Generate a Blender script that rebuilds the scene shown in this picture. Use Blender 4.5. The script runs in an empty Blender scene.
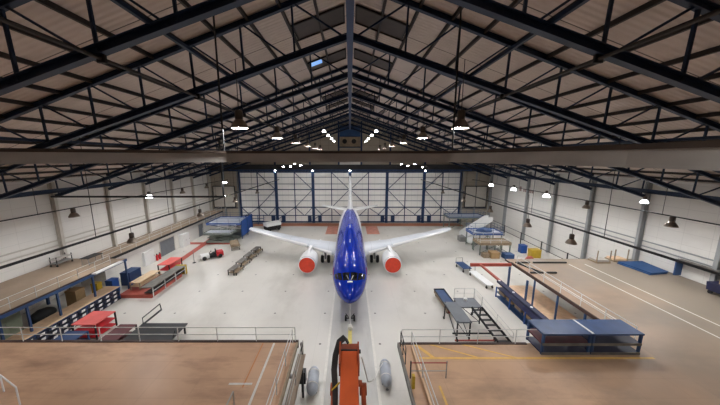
import bpy, bmesh, math, random
from mathutils import Vector, Matrix
random.seed(7)
C = bpy.context.scene.collection
S = bpy.context.scene
PI = math.pi

# ------------------------------------------------------------------ materials
def lin(c): return tuple(((v/255)/12.92 if v/255 <= .04045 else ((v/255+.055)/1.055)**2.4) for v in c)
MATS = {}
def mat(name, rgb, rough=.6, metal=0., var=.12, scale=1.5, emit=0., spec=.5, bump=0., coat=0.):
    """procedural material: base colour broken up by two octaves of noise"""
    m = bpy.data.materials.new(name); m.use_nodes = True
    nt = m.node_tree; n = nt.nodes; l = nt.links
    b = n['Principled BSDF']
    col = lin(rgb)
    tc = n.new('ShaderNodeTexCoord')
    nz = n.new('ShaderNodeTexNoise'); nz.inputs['Scale'].default_value = scale; nz.inputs['Detail'].default_value = 6
    l.new(tc.outputs['Object'], nz.inputs['Vector'])
    r = n.new('ShaderNodeValToRGB')
    r.color_ramp.elements[0].position = .3; r.color_ramp.elements[1].position = .72
    r.color_ramp.elements[0].color = tuple(max(0, c*(1-var)) for c in col)+(1,)
    r.color_ramp.elements[1].color = tuple(min(1, c*(1+var)) for c in col)+(1,)
    l.new(nz.outputs['Fac'], r.inputs['Fac']); l.new(r.outputs['Color'], b.inputs['Base Color'])
    b.inputs['Roughness'].default_value = rough; b.inputs['Metallic'].default_value = metal
    b.inputs['Specular IOR Level'].default_value = spec
    if coat: b.inputs['Coat Weight'].default_value = coat; b.inputs['Coat Roughness'].default_value = .05
    if bump:
        bp = n.new('ShaderNodeBump'); bp.inputs['Strength'].default_value = bump
        l.new(nz.outputs['Fac'], bp.inputs['Height']); l.new(bp.outputs['Normal'], b.inputs['Normal'])
    if emit:
        b.inputs['Emission Color'].default_value = (.98, .985, 1, 1); b.inputs['Emission Strength'].default_value = emit
    MATS[name] = m
    return m

def node_math(nt, op, a, b=None, clamp=False):
    x = nt.nodes.new('ShaderNodeMath'); x.operation = op; x.use_clamp = clamp
    for i, v in enumerate((a, b)):
        if v is None: continue
        if isinstance(v, (int, float)): x.inputs[i].default_value = v
        else: nt.links.new(v, x.inputs[i])
    return x.outputs[0]
def line_mask(nt, coord, period, width, off=0.):
    """1 on a thin line each `period`"""
    f = node_math(nt, 'FRACT', node_math(nt, 'DIVIDE', node_math(nt, 'ADD', coord, off+1000*period), period))
    return node_math(nt, 'LESS_THAN', f, width/period)
def mix(nt, fac, a, b):
    x = nt.nodes.new('ShaderNodeMix'); x.data_type = 'RGBA'
    if isinstance(fac, (int, float)): x.inputs[0].default_value = fac
    else: nt.links.new(fac, x.inputs[0])
    for i, v in ((6, a), (7, b)):
        if isinstance(v, tuple): x.inputs[i].default_value = v if len(v) == 4 else v+(1,)
        else: nt.links.new(v, x.inputs[i])
    return x.outputs[2]
def panel_mat(name, rgb, lines, rough=.6, var=.08, line_rgb=None, scale=.35, dots=None, spec=.5, wave=None, stain=None, line_fac=.6):
    """sheeted / jointed surface: joint lines [(axis, period, width, offset)], optional dark anchor dots, wave = (axis, period) for ribs"""
    m = mat(name, rgb, rough, 0, var, scale, spec=spec); nt = m.node_tree; n = nt.nodes; l = nt.links
    b = n['Principled BSDF']
    base = [x for x in n if x.type == 'VALTORGB'][0].outputs['Color']
    tc = [x for x in n if x.type == 'TEX_COORD'][0]
    sp = n.new('ShaderNodeSeparateXYZ'); l.new(tc.outputs['Object'], sp.inputs[0])
    lc = lin(line_rgb or tuple(v*.62 for v in rgb))
    col = base
    if stain:
        nz = n.new('ShaderNodeTexNoise'); nz.inputs['Scale'].default_value = stain[1]; nz.inputs['Detail'].default_value = 8; nz.inputs['Roughness'].default_value = .65
        mp = n.new('ShaderNodeMapping'); mp.inputs['Scale'].default_value = stain[2]; l.new(tc.outputs['Object'], mp.inputs[0]); l.new(mp.outputs[0], nz.inputs['Vector'])
        rr = n.new('ShaderNodeValToRGB'); rr.color_ramp.elements[0].position = .5; rr.color_ramp.elements[1].position = .72
        l.new(nz.outputs['Fac'], rr.inputs['Fac'])
        f = node_math(nt, 'MULTIPLY', rr.outputs['Color'], stain[3])
        col = mix(nt, f, col, lin(stain[0]))
    for ax, p, w, o in lines:
        mk = node_math(nt, 'MULTIPLY', line_mask(nt, sp.outputs['XYZ'.index(ax)], p, w, o), line_fac)
        col = mix(nt, mk, col, lc)
    if dots:
        px, py, rad = dots
        def cen(s, p): return node_math(nt, 'SUBTRACT', node_math(nt, 'MULTIPLY', node_math(nt, 'FRACT', node_math(nt, 'DIVIDE', node_math(nt, 'ADD', s, 1000*p), p)), p), p/2)
        dx, dy = cen(sp.outputs[0], px), cen(sp.outputs[1], py)
        d = node_math(nt, 'ADD', node_math(nt, 'MULTIPLY', dx, dx), node_math(nt, 'MULTIPLY', dy, dy))
        col = mix(nt, node_math(nt, 'MULTIPLY', node_math(nt, 'LESS_THAN', d, rad*rad), .8), col, lin((70, 68, 66)))
    l.new(col, b.inputs['Base Color'])
    if wave:
        s = node_math(nt, 'SINE', node_math(nt, 'MULTIPLY', sp.outputs['XYZ'.index(wave[0])], 2*PI/wave[1]))
        bp = n.new('ShaderNodeBump'); bp.inputs['Strength'].default_value = wave[2]; bp.inputs['Distance'].default_value = .05
        l.new(s, bp.inputs['Height']); l.new(bp.outputs['Normal'], b.inputs['Normal'])
    return m

M_floor = panel_mat('painted concrete', (211, 207, 199), [('X', 8, .03, 3), ('Y', 8, .03, 0)], .33, .05, dots=(5.2, 4.6, .11), scale=.25,
                    stain=((172, 166, 154), .16, (1, .5, 1), .6), spec=.5, line_fac=.15)
M_aisle = panel_mat('worn concrete aisle', (194, 192, 187), [('Y', 6, .03, 0)], .33, .06, stain=((158, 155, 148), .6, (1.6, .3, 1), .5), line_fac=.2)
M_wall = panel_mat('white wall sheeting', (222, 219, 213), [('Z', 1.2, .035, 0), ('Y', 2.2, .03, .3)], .7, .04, scale=.2, line_fac=.25)
M_back = panel_mat('grey gable sheeting', (176, 166, 150), [('Z', 1.1, .05, 0), ('X', 2.4, .05, .3)], .7, .06, scale=.2, line_fac=.5)
M_front = mat('dark slate end wall', (84, 84, 88), .8, 0, .1, .3)
M_roof = panel_mat('ribbed roof sheets', (204, 190, 180), [('Y', 6.65, .07, -.1)], .75, .08, scale=.3, line_rgb=(40, 36, 34), wave=('Y', .33, .35),
                   stain=((160, 146, 136), .3, (1, 1, 1), .5), line_fac=.8)
M_sky = mat('brown skylight sheet', (62, 50, 42), .45, 0, .2, 2)
M_skyblue = mat('clear skylight pane', (120, 170, 235), .2, 0, .05, 2); M_skyblue.node_tree.nodes['Principled BSDF'].inputs['Emission Color'].default_value = (.25, .5, 1, 1); M_skyblue.node_tree.nodes['Principled BSDF'].inputs['Emission Strength'].default_value = .5
M_door = panel_mat('hangar door sheeting', (250, 248, 243), [('Z', 1.42, .06, .2), ('X', 1.49, .04, .0)], .65, .03, scale=.3, line_rgb=(130, 126, 120), line_fac=.4)
M_blue_steel = mat('dark blue steel', (28, 54, 92), .5, 0, .18, 1.2)
M_truss = mat('blue black truss steel', (14, 38, 66), .5, 0, .2, .8)
M_purlin = mat('dark brown purlin steel', (44, 37, 33), .6, 0, .15, .8)
M_dark = mat('dark steel', (45, 46, 48), .5, .3, .2)
M_black = mat('black rubber', (22, 22, 23), .7, 0, .2)
M_grey_steel = mat('galvanised steel', (150, 150, 148), .45, .5, .12)
M_rail = mat('light grey rail paint', (214, 213, 210), .5, 0, .08)
M_girder = mat('grey girder paint', (172, 167, 160), .6, 0, .14, .7)
M_girder_top = mat('brown girder flange', (70, 56, 46), .7, 0, .2, .7)
M_deck = panel_mat('worn plywood deck', (200, 160, 128), [('X', 2.44, .02, 0), ('Y', 1.22, .02, .1)], .45, .1, scale=.45,
                   stain=((136, 102, 80), .35, (.5, 1.6, 1), .8), line_fac=.25)
M_deck2 = panel_mat('grey brown plywood deck', (152, 132, 112), [('X', 2.44, .02, 0), ('Y', 1.22, .02, .1)], .5, .1, scale=.4,
                    stain=((124, 108, 92), .3, (1.2, .6, 1), .8), line_fac=.25)
M_deck3 = panel_mat('plywood deck shaded to grey', (198, 160, 128), [('X', 2.44, .02, 0), ('Y', 1.22, .02, .1)], .5, .1, scale=.4,
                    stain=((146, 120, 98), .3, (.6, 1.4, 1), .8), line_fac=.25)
def shade_blend(m, rgb, x0, x1):
    """light falloff painted into the boards, greyer towards +x"""
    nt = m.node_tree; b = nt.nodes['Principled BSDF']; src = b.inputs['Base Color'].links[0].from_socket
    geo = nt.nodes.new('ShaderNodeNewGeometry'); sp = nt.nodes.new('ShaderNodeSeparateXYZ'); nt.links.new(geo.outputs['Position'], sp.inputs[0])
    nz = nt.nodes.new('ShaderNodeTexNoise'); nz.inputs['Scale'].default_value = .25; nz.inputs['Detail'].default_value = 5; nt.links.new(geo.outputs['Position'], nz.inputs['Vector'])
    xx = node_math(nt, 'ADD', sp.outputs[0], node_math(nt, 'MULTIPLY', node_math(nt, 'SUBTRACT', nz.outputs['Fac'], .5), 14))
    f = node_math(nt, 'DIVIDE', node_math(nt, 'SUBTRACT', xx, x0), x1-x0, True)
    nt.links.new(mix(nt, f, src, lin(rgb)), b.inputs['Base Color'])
shade_blend(M_deck3, (140, 128, 114), 11, 27)  # dimmer light on the right deck, put into the board colour
M_deckedge = mat('dark brown deck edge', (62, 42, 36), .6, 0, .2)
M_bench = mat('pale bench timber', (232, 198, 162), .55, 0, .12, 2.5)
M_plank = mat('planed pine', (224, 196, 160), .55, 0, .12, 3)
M_white = mat('white paint', (232, 232, 230), .35, 0, .03)
M_line = mat('white line paint', (222, 218, 210), .5, 0, .08, 4)
M_yellow = mat('yellow line paint', (226, 182, 96), .5, 0, .12, 3)
M_yellowfloor = mat('pale yellow floor line', (224, 208, 120), .5, 0, .1, 3)
M_orange_line = mat('faded orange line', (196, 128, 76), .5, 0, .12, 3)
M_redline = mat('red floor paint', (172, 80, 66), .5, 0, .12, .8)
M_palered = mat('pale red floor patch', (206, 136, 116), .4, 0, .2, 1.2)
M_redbrown = mat('brown red floor paint', (178, 112, 78), .5, 0, .18, .4)
M_air_blue = mat('deep blue aircraft paint', (8, 44, 158), .09, 0, .05, .5)
M_air_white = mat('white aircraft paint', (236, 236, 236), .3, 0, .03, .5)
M_wing = panel_mat('light grey wing skin', (212, 216, 222), [('Y', 2.6, .05, .4), ('X', 3.1, .04, 0)], .35, .05, line_fac=.35)
M_glass = mat('cockpit glass', (16, 20, 22), .06, 0, .05, spec=.9)
M_cover = mat('red engine cover fabric', (238, 78, 52), .7, 0, .1, 2)
M_orange = mat('orange boom paint', (190, 84, 42), .4, 0, .14, 2)
M_orange_dark = mat('worn orange paint', (150, 66, 32), .5, 0, .25, 4)
M_hose = mat('black hose', (28, 24, 23), .55, 0, .2)
M_tank = mat('grey wrapped plastic', (176, 182, 192), .3, 0, .12, 3)
M_navy = mat('navy sheet', (42, 70, 114), .45, 0, .14, 1.5)
M_navy2 = mat('dark navy board', (30, 34, 66), .5, 0, .2, 1.5)
M_maroon = mat('maroon board', (92, 40, 46), .55, 0, .2, 1.5)
M_blue = mat('bright blue paint', (34, 82, 158), .45, 0, .14, 1)
M_bluepost = mat('post blue paint', (46, 78, 122), .45, 0, .14, 1)
M_bluemat = mat('blue foam cover', (30, 74, 124), .6, 0, .14, 1)
M_red = mat('red paint', (206, 44, 52), .45, 0, .1, 1.5)
M_pinkred = mat('light red bench cover', (232, 104, 98), .5, 0, .1, 1)
M_bin = mat('dark bin plastic', (62, 68, 90), .5, 0, .18, 3)
M_label = mat('white card', (242, 242, 242), .6, 0, .03)
M_greencab = mat('pale green cabinet', (158, 164, 140), .5, 0, .1, 1)
M_card = mat('brown cardboard', (166, 136, 96), .7, 0, .12, 2)
M_ygold = mat('yellow paint', (190, 158, 44), .45, 0, .12, 2)
M_doorgrey = mat('slate grey door', (110, 114, 120), .5, 0, .08)
M_scissor = mat('grey green scissor steel', (128, 136, 128), .5, .2, .2, 1.2)
M_tan = mat('tan crate timber', (150, 132, 108), .65, 0, .2, 2)
M_greycart = mat('grey cart steel', (128, 124, 118), .55, .3, .22, 2)
M_lampmetal = mat('spun aluminium lamp', (150, 138, 126), .35, .6, .15, 3)
M_lamphousing = mat('lamp gear housing', (84, 76, 70), .5, .2, .15, 3)
M_lens = mat('lit lamp lens', (255, 250, 240), .4, 0, 0, emit=150)
M_lens_small = mat('lit spot lens', (255, 250, 240), .4, 0, 0, emit=45)
M_glowbell = mat('glowing prismatic reflector', (255, 250, 240), .4, 0, 0, emit=9)
M_signgrey = mat('faded sign lettering', (158, 132, 126), .6)
M_column = mat('off white column paint', (192, 186, 176), .6, 0, .06)
M_column_b = mat('grey column paint', (150, 152, 152), .6, 0, .06)
M_darkgap = mat('dark door gear header', (40, 38, 38), .7, 0, .2, .5)

# ------------------------------------------------------------------ mesh builder
class MB:
    def __init__(s): s.v = []; s.f = []; s.smooth = []
    def add(s, vs, fs, smooth=False):
        o = len(s.v); s.v += [tuple(v) for v in vs]
        for f in fs: s.f.append(tuple(i+o for i in f)); s.smooth.append(smooth)
        return s
    def box(s, x0, x1, y0, y1, z0, z1):
        vs = [(x, y, z) for z in (z0, z1) for y in (y0, y1) for x in (x0, x1)]
        return s.add(vs, [(0, 2, 3, 1), (4, 5, 7, 6), (0, 1, 5, 4), (2, 6, 7, 3), (0, 4, 6, 2), (1, 3, 7, 5)])
    def cbox(s, c, d): return s.box(c[0]-d[0]/2, c[0]+d[0]/2, c[1]-d[1]/2, c[1]+d[1]/2, c[2]-d[2]/2, c[2]+d[2]/2)
    def bar(s, p, q, w, h=None, up=(0, 0, 1)):
        h = h or w; p = Vector(p); q = Vector(q); d = (q-p).normalized(); u = Vector(up)
        if abs(d.dot(u)) > .98: u = Vector((0, 1, 0))
        r = d.cross(u).normalized(); u = r.cross(d)
        vs = [e + r*(a*w/2) + u*(b*h/2) for e in (p, q) for a, b in ((-1, -1), (1, -1), (1, 1), (-1, 1))]
        return s.add(vs, [(0, 1, 2, 3), (7, 6, 5, 4), (0, 4, 5, 1), (1, 5, 6, 2), (2, 6, 7, 3), (3, 7, 4, 0)])
    def ibeam(s, p, q, w, h, t=.05, up=(0, 0, 1)):
        p = Vector(p); q = Vector(q); d = (q-p).normalized(); u = Vector(up); r = d.cross(u).normalized(); u = r.cross(d)
        s.bar(p+u*(h/2-t/2), q+u*(h/2-t/2), w, t, up); s.bar(p-u*(h/2-t/2), q-u*(h/2-t/2), w, t, up)
        return s.bar(p, q, t, h-2*t, up)
    def tube(s, p, q, r, n=8, r2=None):
        return s.path([p, q], r, n, r2)
    def path(s, pts, r, n=8, r2=None, closed_caps=True):
        pts = [Vector(p) for p in pts]; rings = []
        N = len(pts)
        ref = None
        for i, p in enumerate(pts):
            d = (pts[min(i+1, N-1)]-pts[max(i-1, 0)]).normalized()
            u = Vector((0, 0, 1)) if abs(d.z) < .95 else Vector((0, 1, 0))
            if ref is not None and abs(d.dot(ref)) < .95: u = ref
            a = d.cross(u).normalized(); b = a.cross(d); ref = b
            rr = r if r2 is None else r+(r2-r)*i/(N-1)
            rings.append([p+a*(math.cos(2*PI*k/n)*rr)+b*(math.sin(2*PI*k/n)*rr) for k in range(n)])
        return s.loft(rings)
    def loft(s, rings, caps=True, smooth=True):
        n = len(rings[0]); vs = [v for r in rings for v in r]
        fs = [(i*n+k, i*n+(k+1) % n, (i+1)*n+(k+1) % n, (i+1)*n+k) for i in range(len(rings)-1) for k in range(n)]
        s.add(vs, fs, smooth)
        if caps:
            s.add(rings[0], [tuple(range(n))[::-1]]); s.add(rings[-1], [tuple(range(n))])
        return s
    def lathe(s, prof, c=(0, 0, 0), axis='Z', n=24, caps=True):
        rings = []
        for r, t in prof:
            ring = []
            for k in range(n):
                a = 2*PI*k/n; x, y = r*math.cos(a), r*math.sin(a)
                v = {'Z': (x, y, t), 'Y': (x, t, y), 'X': (t, x, y)}[axis]
                ring.append((c[0]+v[0], c[1]+v[1], c[2]+v[2]))
            rings.append(ring)
        return s.loft(rings, caps)
    def prism(s, poly, y0, y1, axis='Y'):
        """polygon in XZ (axis Y) or YZ (axis X) or XY (axis Z) extruded"""
        def pt(a, b, t): return {'Y': (a, t, b), 'X': (t, a, b), 'Z': (a, b, t)}[axis]
        n = len(poly); vs = [pt(a, b, y0) for a, b in poly]+[pt(a, b, y1) for a, b in poly]
        return s.add(vs, [tuple(range(n)), tuple(range(2*n-1, n-1, -1))]+[(k, (k+1) % n+0, (k+1) % n+n, k+n) for k in range(n)])
    def build(s, name, m, parent=None, off=None, bevel=0.):
        me = bpy.data.meshes.new(name)
        vs = s.v if off is None else [(x-off[0], y-off[1], z-off[2]) for x, y, z in s.v]
        me.from_pydata(vs, [], s.f); me.materials.append(m)
        me.polygons.foreach_set('use_smooth', s.smooth)
        bm = bmesh.new(); bm.from_mesh(me); bmesh.ops.remove_doubles(bm, verts=bm.verts, dist=1e-5) if any(s.smooth) else None
        bmesh.ops.recalc_face_normals(bm, faces=bm.faces); bm.to_mesh(me); bm.free()
        if any(s.smooth):
            try: me.set_sharp_from_angle(angle=math.radians(40))
            except Exception: pass
        o = bpy.data.objects.new(name, me); C.objects.link(o)
        if parent: o.parent = parent
        if bevel:
            b = o.modifiers.new('Bevel', 'BEVEL'); b.width = bevel; b.segments = 2; b.limit_method = 'ANGLE'
        return o

def tag(o, label, cat, group=None):
    o['label'] = label; o['category'] = cat
    if group: o['group'] = group
    return o
def thing(name, label, cat, loc=(0, 0, 0), rz=0., group=None):
    o = bpy.data.objects.new(name, None); C.objects.link(o); o.empty_display_size = .3
    o.location = loc; o.rotation_euler = (0, 0, rz)
    return tag(o, label, cat, group)
def struct(name, mb, m, parent=None, off=None):
    o = mb.build(name, m, parent, off)
    if not parent: o['kind'] = 'structure'
    return o
def solo(name, mb, m, label, cat, group=None, base=None, bevel=0.):
    """one-mesh thing whose origin sits at its base"""
    if base is None:
        xs = [v[0] for v in mb.v]; ys = [v[1] for v in mb.v]; zs = [v[2] for v in mb.v]
        base = ((min(xs)+max(xs))/2, (min(ys)+max(ys))/2, min(zs))
    o = mb.build(name, m, None, base, bevel); o.location = base
    return tag(o, label, cat, group)
def dup(root, loc, rz=None, label=None, group=None):
    r = root.copy(); C.objects.link(r); r.location = loc
    if rz is not None: r.rotation_euler = (0, 0, rz)
    if label: r['label'] = label
    if group: r['group'] = group
    for ch in list(root.children):
        c = ch.copy(); C.objects.link(c); c.parent = r
        for g in list(ch.children):
            d = g.copy(); C.objects.link(d); d.parent = c
    return r
ORD = ['first', 'second', 'third', 'fourth', 'fifth', 'sixth', 'seventh', 'eighth', 'ninth', 'tenth', 'eleventh', 'twelfth', 'thirteenth',
       'fourteenth', 'fifteenth', 'sixteenth', 'seventeenth', 'eighteenth', 'nineteenth', 'twentieth']

# ------------------------------------------------------------------ dimensions
WX = 33.9; YB = 64.6; YF = -9.0
FR = [-2.4, 4.0, 10.15, 16.15, 23.0, 29.8, 36.5, 43.2, 49.9, 56.6, 63.2]    # truss positions
def up_z(x): return 25.4-.355*abs(x)      # upper chord centre
def lo_z(x): return 22.63-.33*abs(x)      # lower chord centre

# ------------------------------------------------------------------ setting
struct('floor', MB().box(-WX-.3, WX+.3, YF, YB+.3, -.3, 0), M_floor)
struct('wall_left', MB().box(-WX-.3, -WX, YF, YB, 0, up_z(WX)+.15), M_wall)
struct('wall_right', MB().box(WX, WX+.3, YF, YB, 0, up_z(WX)+.15), M_wall)
gp = [(-WX-.3, 0), (WX+.3, 0), (WX+.3, up_z(WX)+.2), (0, up_z(0)+.2), (-WX-.3, up_z(WX)+.2)]
struct('wall_back', MB().prism(gp, YB, YB+.3), M_back)
struct('wall_front', MB().prism(gp, YF-.3, YF), M_front)
def roof_slab(sx):
    m = MB(); z0 = up_z(0)+.22; z1 = up_z(WX+.4)+.22
    return m.prism([(0, z0), (sx*(WX+.4), z1), (sx*(WX+.4), z1+.15), (0, z0+.15)], YF-.3, YB+.3)
struct('ceiling', MB(), M_roof) if False else None
rs = roof_slab(-1); r2 = roof_slab(1); rs.add(r2.v, r2.f)
struct('ceiling', rs, M_roof)
# skylight sheets either side of the ridge, one pair to a bay
k = 0
for i in range(2, 9):
    yc = (FR[i]+FR[i+1])/2
    for sx in (-1, 1):
        k += 1
        m = MB(); m.prism([(sx*.45, up_z(.45)+.12), (sx*3.7, up_z(3.7)+.12), (sx*3.7, up_z(3.7)+.2), (sx*.45, up_z(.45)+.2)], yc-1.05, yc+1.05)
        w = struct('window_%d' % k, m, M_sky)
        f = MB()
        for x0, x1 in ((.40, .5), (3.65, 3.75)): f.bar((sx*x0, yc-1.1, up_z(x0)+.1), (sx*x0, yc+1.1, up_z(x0)+.1), .1, .1)
        for yy in (yc-1.07, yc+1.07): f.bar((sx*.4, yy, up_z(.4)+.1), (sx*3.75, yy, up_z(3.75)+.1), .08, .1)
        f.build('window_frame', M_purlin, w)
        if i == 4 and sx == -1:
            p = MB(); p.prism([(-2.55, up_z(2.55)+.09), (-3.55, up_z(3.55)+.09), (-3.55, up_z(3.55)+.115), (-2.55, up_z(2.55)+.115)], yc-.95, yc+.0)
            p.build('clear_pane', M_skyblue, w)
# wall columns on every frame line
n = 0
for sx, nm, mm in ((-1, 'left', M_column), (1, 'right', M_column_b)):
    for y in FR[2:]:
        n += 1
        m = MB().ibeam((sx*(WX-.28), y, 0), (sx*(WX-.28), y, up_z(WX)-.1), .32, .5, .05, (1, 0, 0))
        o = m.build('column_%d' % n, mm); o['kind'] = 'structure'
# wall rails (sheeting girts) seen on both walls
n = 0
for sx, mm in ((-1, M_column), (1, M_column_b)):
    for z in (5.9, 6.5):
        n += 1
        o = MB().box(*sorted((sx*(WX-.12), sx*WX)), 6, YB, z-.06, z+.06).build('trim_%d' % n, mm); o['kind'] = 'structure'

# hangar door: six leaves, stiffened with dark blue steel
DW = 53.4; leaf = DW/6; DH = 12.6; YD = 63.9
for i in range(6):
    x0 = -DW/2+i*leaf; x1 = x0+leaf; xm = (x0+x1)/2; s = 1 if i < 3 else -1
    d = struct('door_%d' % (i+1), MB().box(x0+.03, x1-.03, YD, YD+.25, .05, DH), M_door)
    y = YD-.12
    m = MB()
    for x in (x0+.16, x1-.16): m.box(x-.16, x+.16, y-.16, YD, .05, DH)
    m.build('stile', M_blue_steel, d)
    MB().box(xm-.09, xm+.09, y-.03, YD, .05, DH).build('mullion', M_blue_steel, d)
    for z, h in ((.25, .3), (1.85, .16), (3.9, .2), (5.5, .09), (6.9, .09), (8.25, .2), (9.6, .09), (11.2, .09), (12.45, .3)):
        MB().box(x0+.3, x1-.3, y-.02, YD, z-h/2, z+h/2).build('cross_rail', M_blue_steel, d)
    a, b = (x0+.2, x1-.2) if s > 0 else (x1-.2, x0+.2)
    for p, q in (((xm, 12.4), (b, 8.3)), ((b, 8.2), (xm, 3.9)), ((xm, 3.9), (a, 1.0)), ((xm, 3.9), (xm+(b-xm)*.5, 1.9)), ((a, 4.0), (a+(xm-a)*.45, 2.0)), ((b, 4.0), (xm+(b-xm)*.55, 1.9))):
        MB().bar((p[0], y-.06, p[1]), (q[0], y-.06, q[1]), .13, .1, (0, 1, 0)).build('brace', M_blue_steel, d)
    for x in ([x1-.95] if i in (0, 1, 3, 4) else []) + ([x0+1.55] if i in (1, 2, 4, 5) else []):
        MB().box(x-.42, x+.42, YD-.5, YD-.02, .25, 1.9).build('drive_box', M_blue_steel, d)
# door gear header band, gable posts and panels over the door
o = MB().box(-WX+.1, WX-.1, YD-.15, YB-.02, DH+.02, 14.2).build('trim_5', M_darkgap); o['kind'] = 'structure'
o = MB().box(-WX+5, WX-5, YD-.5, YD-.1, 12.75, 13.05).build('trim_6', M_blue_steel); o['kind'] = 'structure'
n = 6
for x in (-30.6, -27.3, 27.3, 30.6):
    n += 1
    o = MB().box(x-.16, x+.16, YB-.4, YB-.03, 0, 12.6).build('trim_%d' % n, M_column_b); o['kind'] = 'structure'
for sx in (-1, 1):
    for z in (3.6, 7.6):
        n += 1
        o = MB().box(*sorted((sx*27.1, sx*33.6)), YB-.15, YB-.03, z-.1, z+.1).build('trim_%d' % n, M_blue_steel); o['kind'] = 'structure'
for x in (-18, -9.6, -2.7, 2.7, 9.6, 18):
    n += 1
    o = MB().box(x-.2, x+.2, YB-.35, YB-.02, 14.2, up_z(x)-.2).build('trim_%d' % n, M_blue_steel); o['kind'] = 'structure'
# pale panel beside the door on the right, and flood panel on the left
for nm, x0, x1, lab in (('wall_panel', 28.0, 33.2, 'pale beige boarded panel on the back wall right of the hangar door'),
                        ('wall_panel', -33.2, -28.0, 'pale beige boarded panel on the back wall left of the hangar door')):
    t = thing(nm, lab, 'panel', ((x0+x1)/2, YB-.5, 3.9)); c = ((x0+x1)/2, YB-.5, 3.9)
    MB().box(x0, x1, YB-.55, YB-.45, 3.9, 9.0).build('panel_board', M_column, t, c)
    f = MB()
    for x in (x0, x1, (x0+x1)/2): f.box(x-.07, x+.07, YB-.62, YB-.42, 3.9, 9.0)
    f.box(x0, x1, YB-.62, YB-.42, 3.85, 4.0); f.box(x0, x1, YB-.62, YB-.42, 8.95, 9.1)
    f.build('panel_frame', M_dark, t, c)
    b = MB()
    for x in (x0+.3, x1-.3): b.box(x-.08, x+.08, YB-.5, YB-.02, 4.2, 4.4); b.box(x-.08, x+.08, YB-.5, YB-.02, 8.5, 8.7)
    b.build('wall_bracket', M_dark, t, c)
t = thing('ventilation_unit', 'brown louvred vent unit between blue posts high on the gable above the door', 'vent', (0, YB-.3, 18.2))
c = (0, YB-.3, 18.2)
MB().box(-2.3, 2.3, YB-.9, YB-.05, 18.4, 20.6).build('housing', M_tan, t, c)
for x in (-1.25, .9):
    m = MB(); m.lathe([(.55, YB-.98), (.55, YB-.88)], (x, 0, 19.6), 'Y', 16); m.build('fan_opening', M_black, t, c)
m = MB(); m.box(-2.4, 2.4, YB-.9, YB-.05, 20.7, 23.2); m.build('hood', M_bluepost, t, c)
m = MB(); m.box(-2.45, 2.45, YB-1.1, YB-.05, 18.15, 18.4); m.build('support_shelf', M_truss, t, c)
t = solo('gable_panel', MB().box(-2.45, 2.45, YB-.3, YB-.02, 13.9, 17.3), M_wall, 'tall white slatted panel at mid gable just above the door header', 'panel')

# ------------------------------------------------------------------ floor markings
def strip(name, x0, x1, y0, y1, m, z=0.):
    o = MB().box(x0, x1, y0, y1, z+.002, z+.008).build(name, m); o['kind'] = 'structure'; return o
strip('trim_60', -1.75, 1.9, -5, 62, M_aisle)
strip('trim_61', -1.95, -1.75, -5, 40, M_line); strip('trim_62', 1.9, 2.1, -5, 40, M_line)
o = MB().box(-.17, .17, 8, 22.6, .009, .014).build('trim_63', M_yellowfloor); o['kind'] = 'structure'
strip('trim_64', -26.7, 26.7, 60.6, 63.3, M_redbrown)
strip('trim_65', -5.2, -2.7, 54, 60.5, M_palered); strip('trim_66', 3.6, 6.3, 54, 60.5, M_palered)  # pale red patches on the floor short of the door
o = MB().prism([(-26.9, 36.4), (-25.9, 36.4), (-26.9, 51), (-28.0, 51)], .002, .008, 'Z').build('trim_67', M_redline); o['kind'] = 'structure'
strip('trim_68', -33.5, -21.5, 47.4, 48.6, M_redline, .004)

# ------------------------------------------------------------------ roof steel
NODES = [3.2, 6.1, 9.0, 12.0, 15.0, 18.0, 21.0, 24.0, 27.0, 30.0, 33.0]
def make_truss():
    t = thing('roof_truss', '', 'roof truss', (0, 0, 0))
    for sx in (-1, 1):
        MB().ibeam((0, 0, up_z(0)), (sx*(WX-.55), 0, up_z(WX-.55)), .24, .28, .04).build('top_chord', M_truss, t)
        MB().ibeam((0, 0, lo_z(0)), (sx*(WX-.55), 0, lo_z(WX-.55)), .3, .34, .045).build('bottom_chord', M_truss, t)
        prev = 0.
        for x in NODES:
            MB().bar((sx*x, 0, up_z(x)), (sx*(x-.1), 0, lo_z(x-.1)), .1).build('web_post', M_truss, t)
            MB().bar((sx*(x-.1), 0, up_z(x)), (sx*(prev+.25), 0, lo_z(prev+.25)), .085).build('web_diagonal', M_truss, t)
            prev = x
    MB().bar((0, 0, up_z(0)), (0, 0, lo_z(0)), .16).build('king_post', M_truss, t)
    return t
T0 = make_truss()
for i, y in enumerate(FR[1:]):
    lab = '%s blue steel lattice roof truss from the camera' % ORD[i] if i < 9 else 'last blue steel lattice roof truss, against the gable above the door'
    if i == 0: T0.location = (0, y, 0); T0['label'] = lab; T0['group'] = 'roof trusses'
    else: dup(T0, (0, y, 0), None, lab, 'roof trusses')
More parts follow.
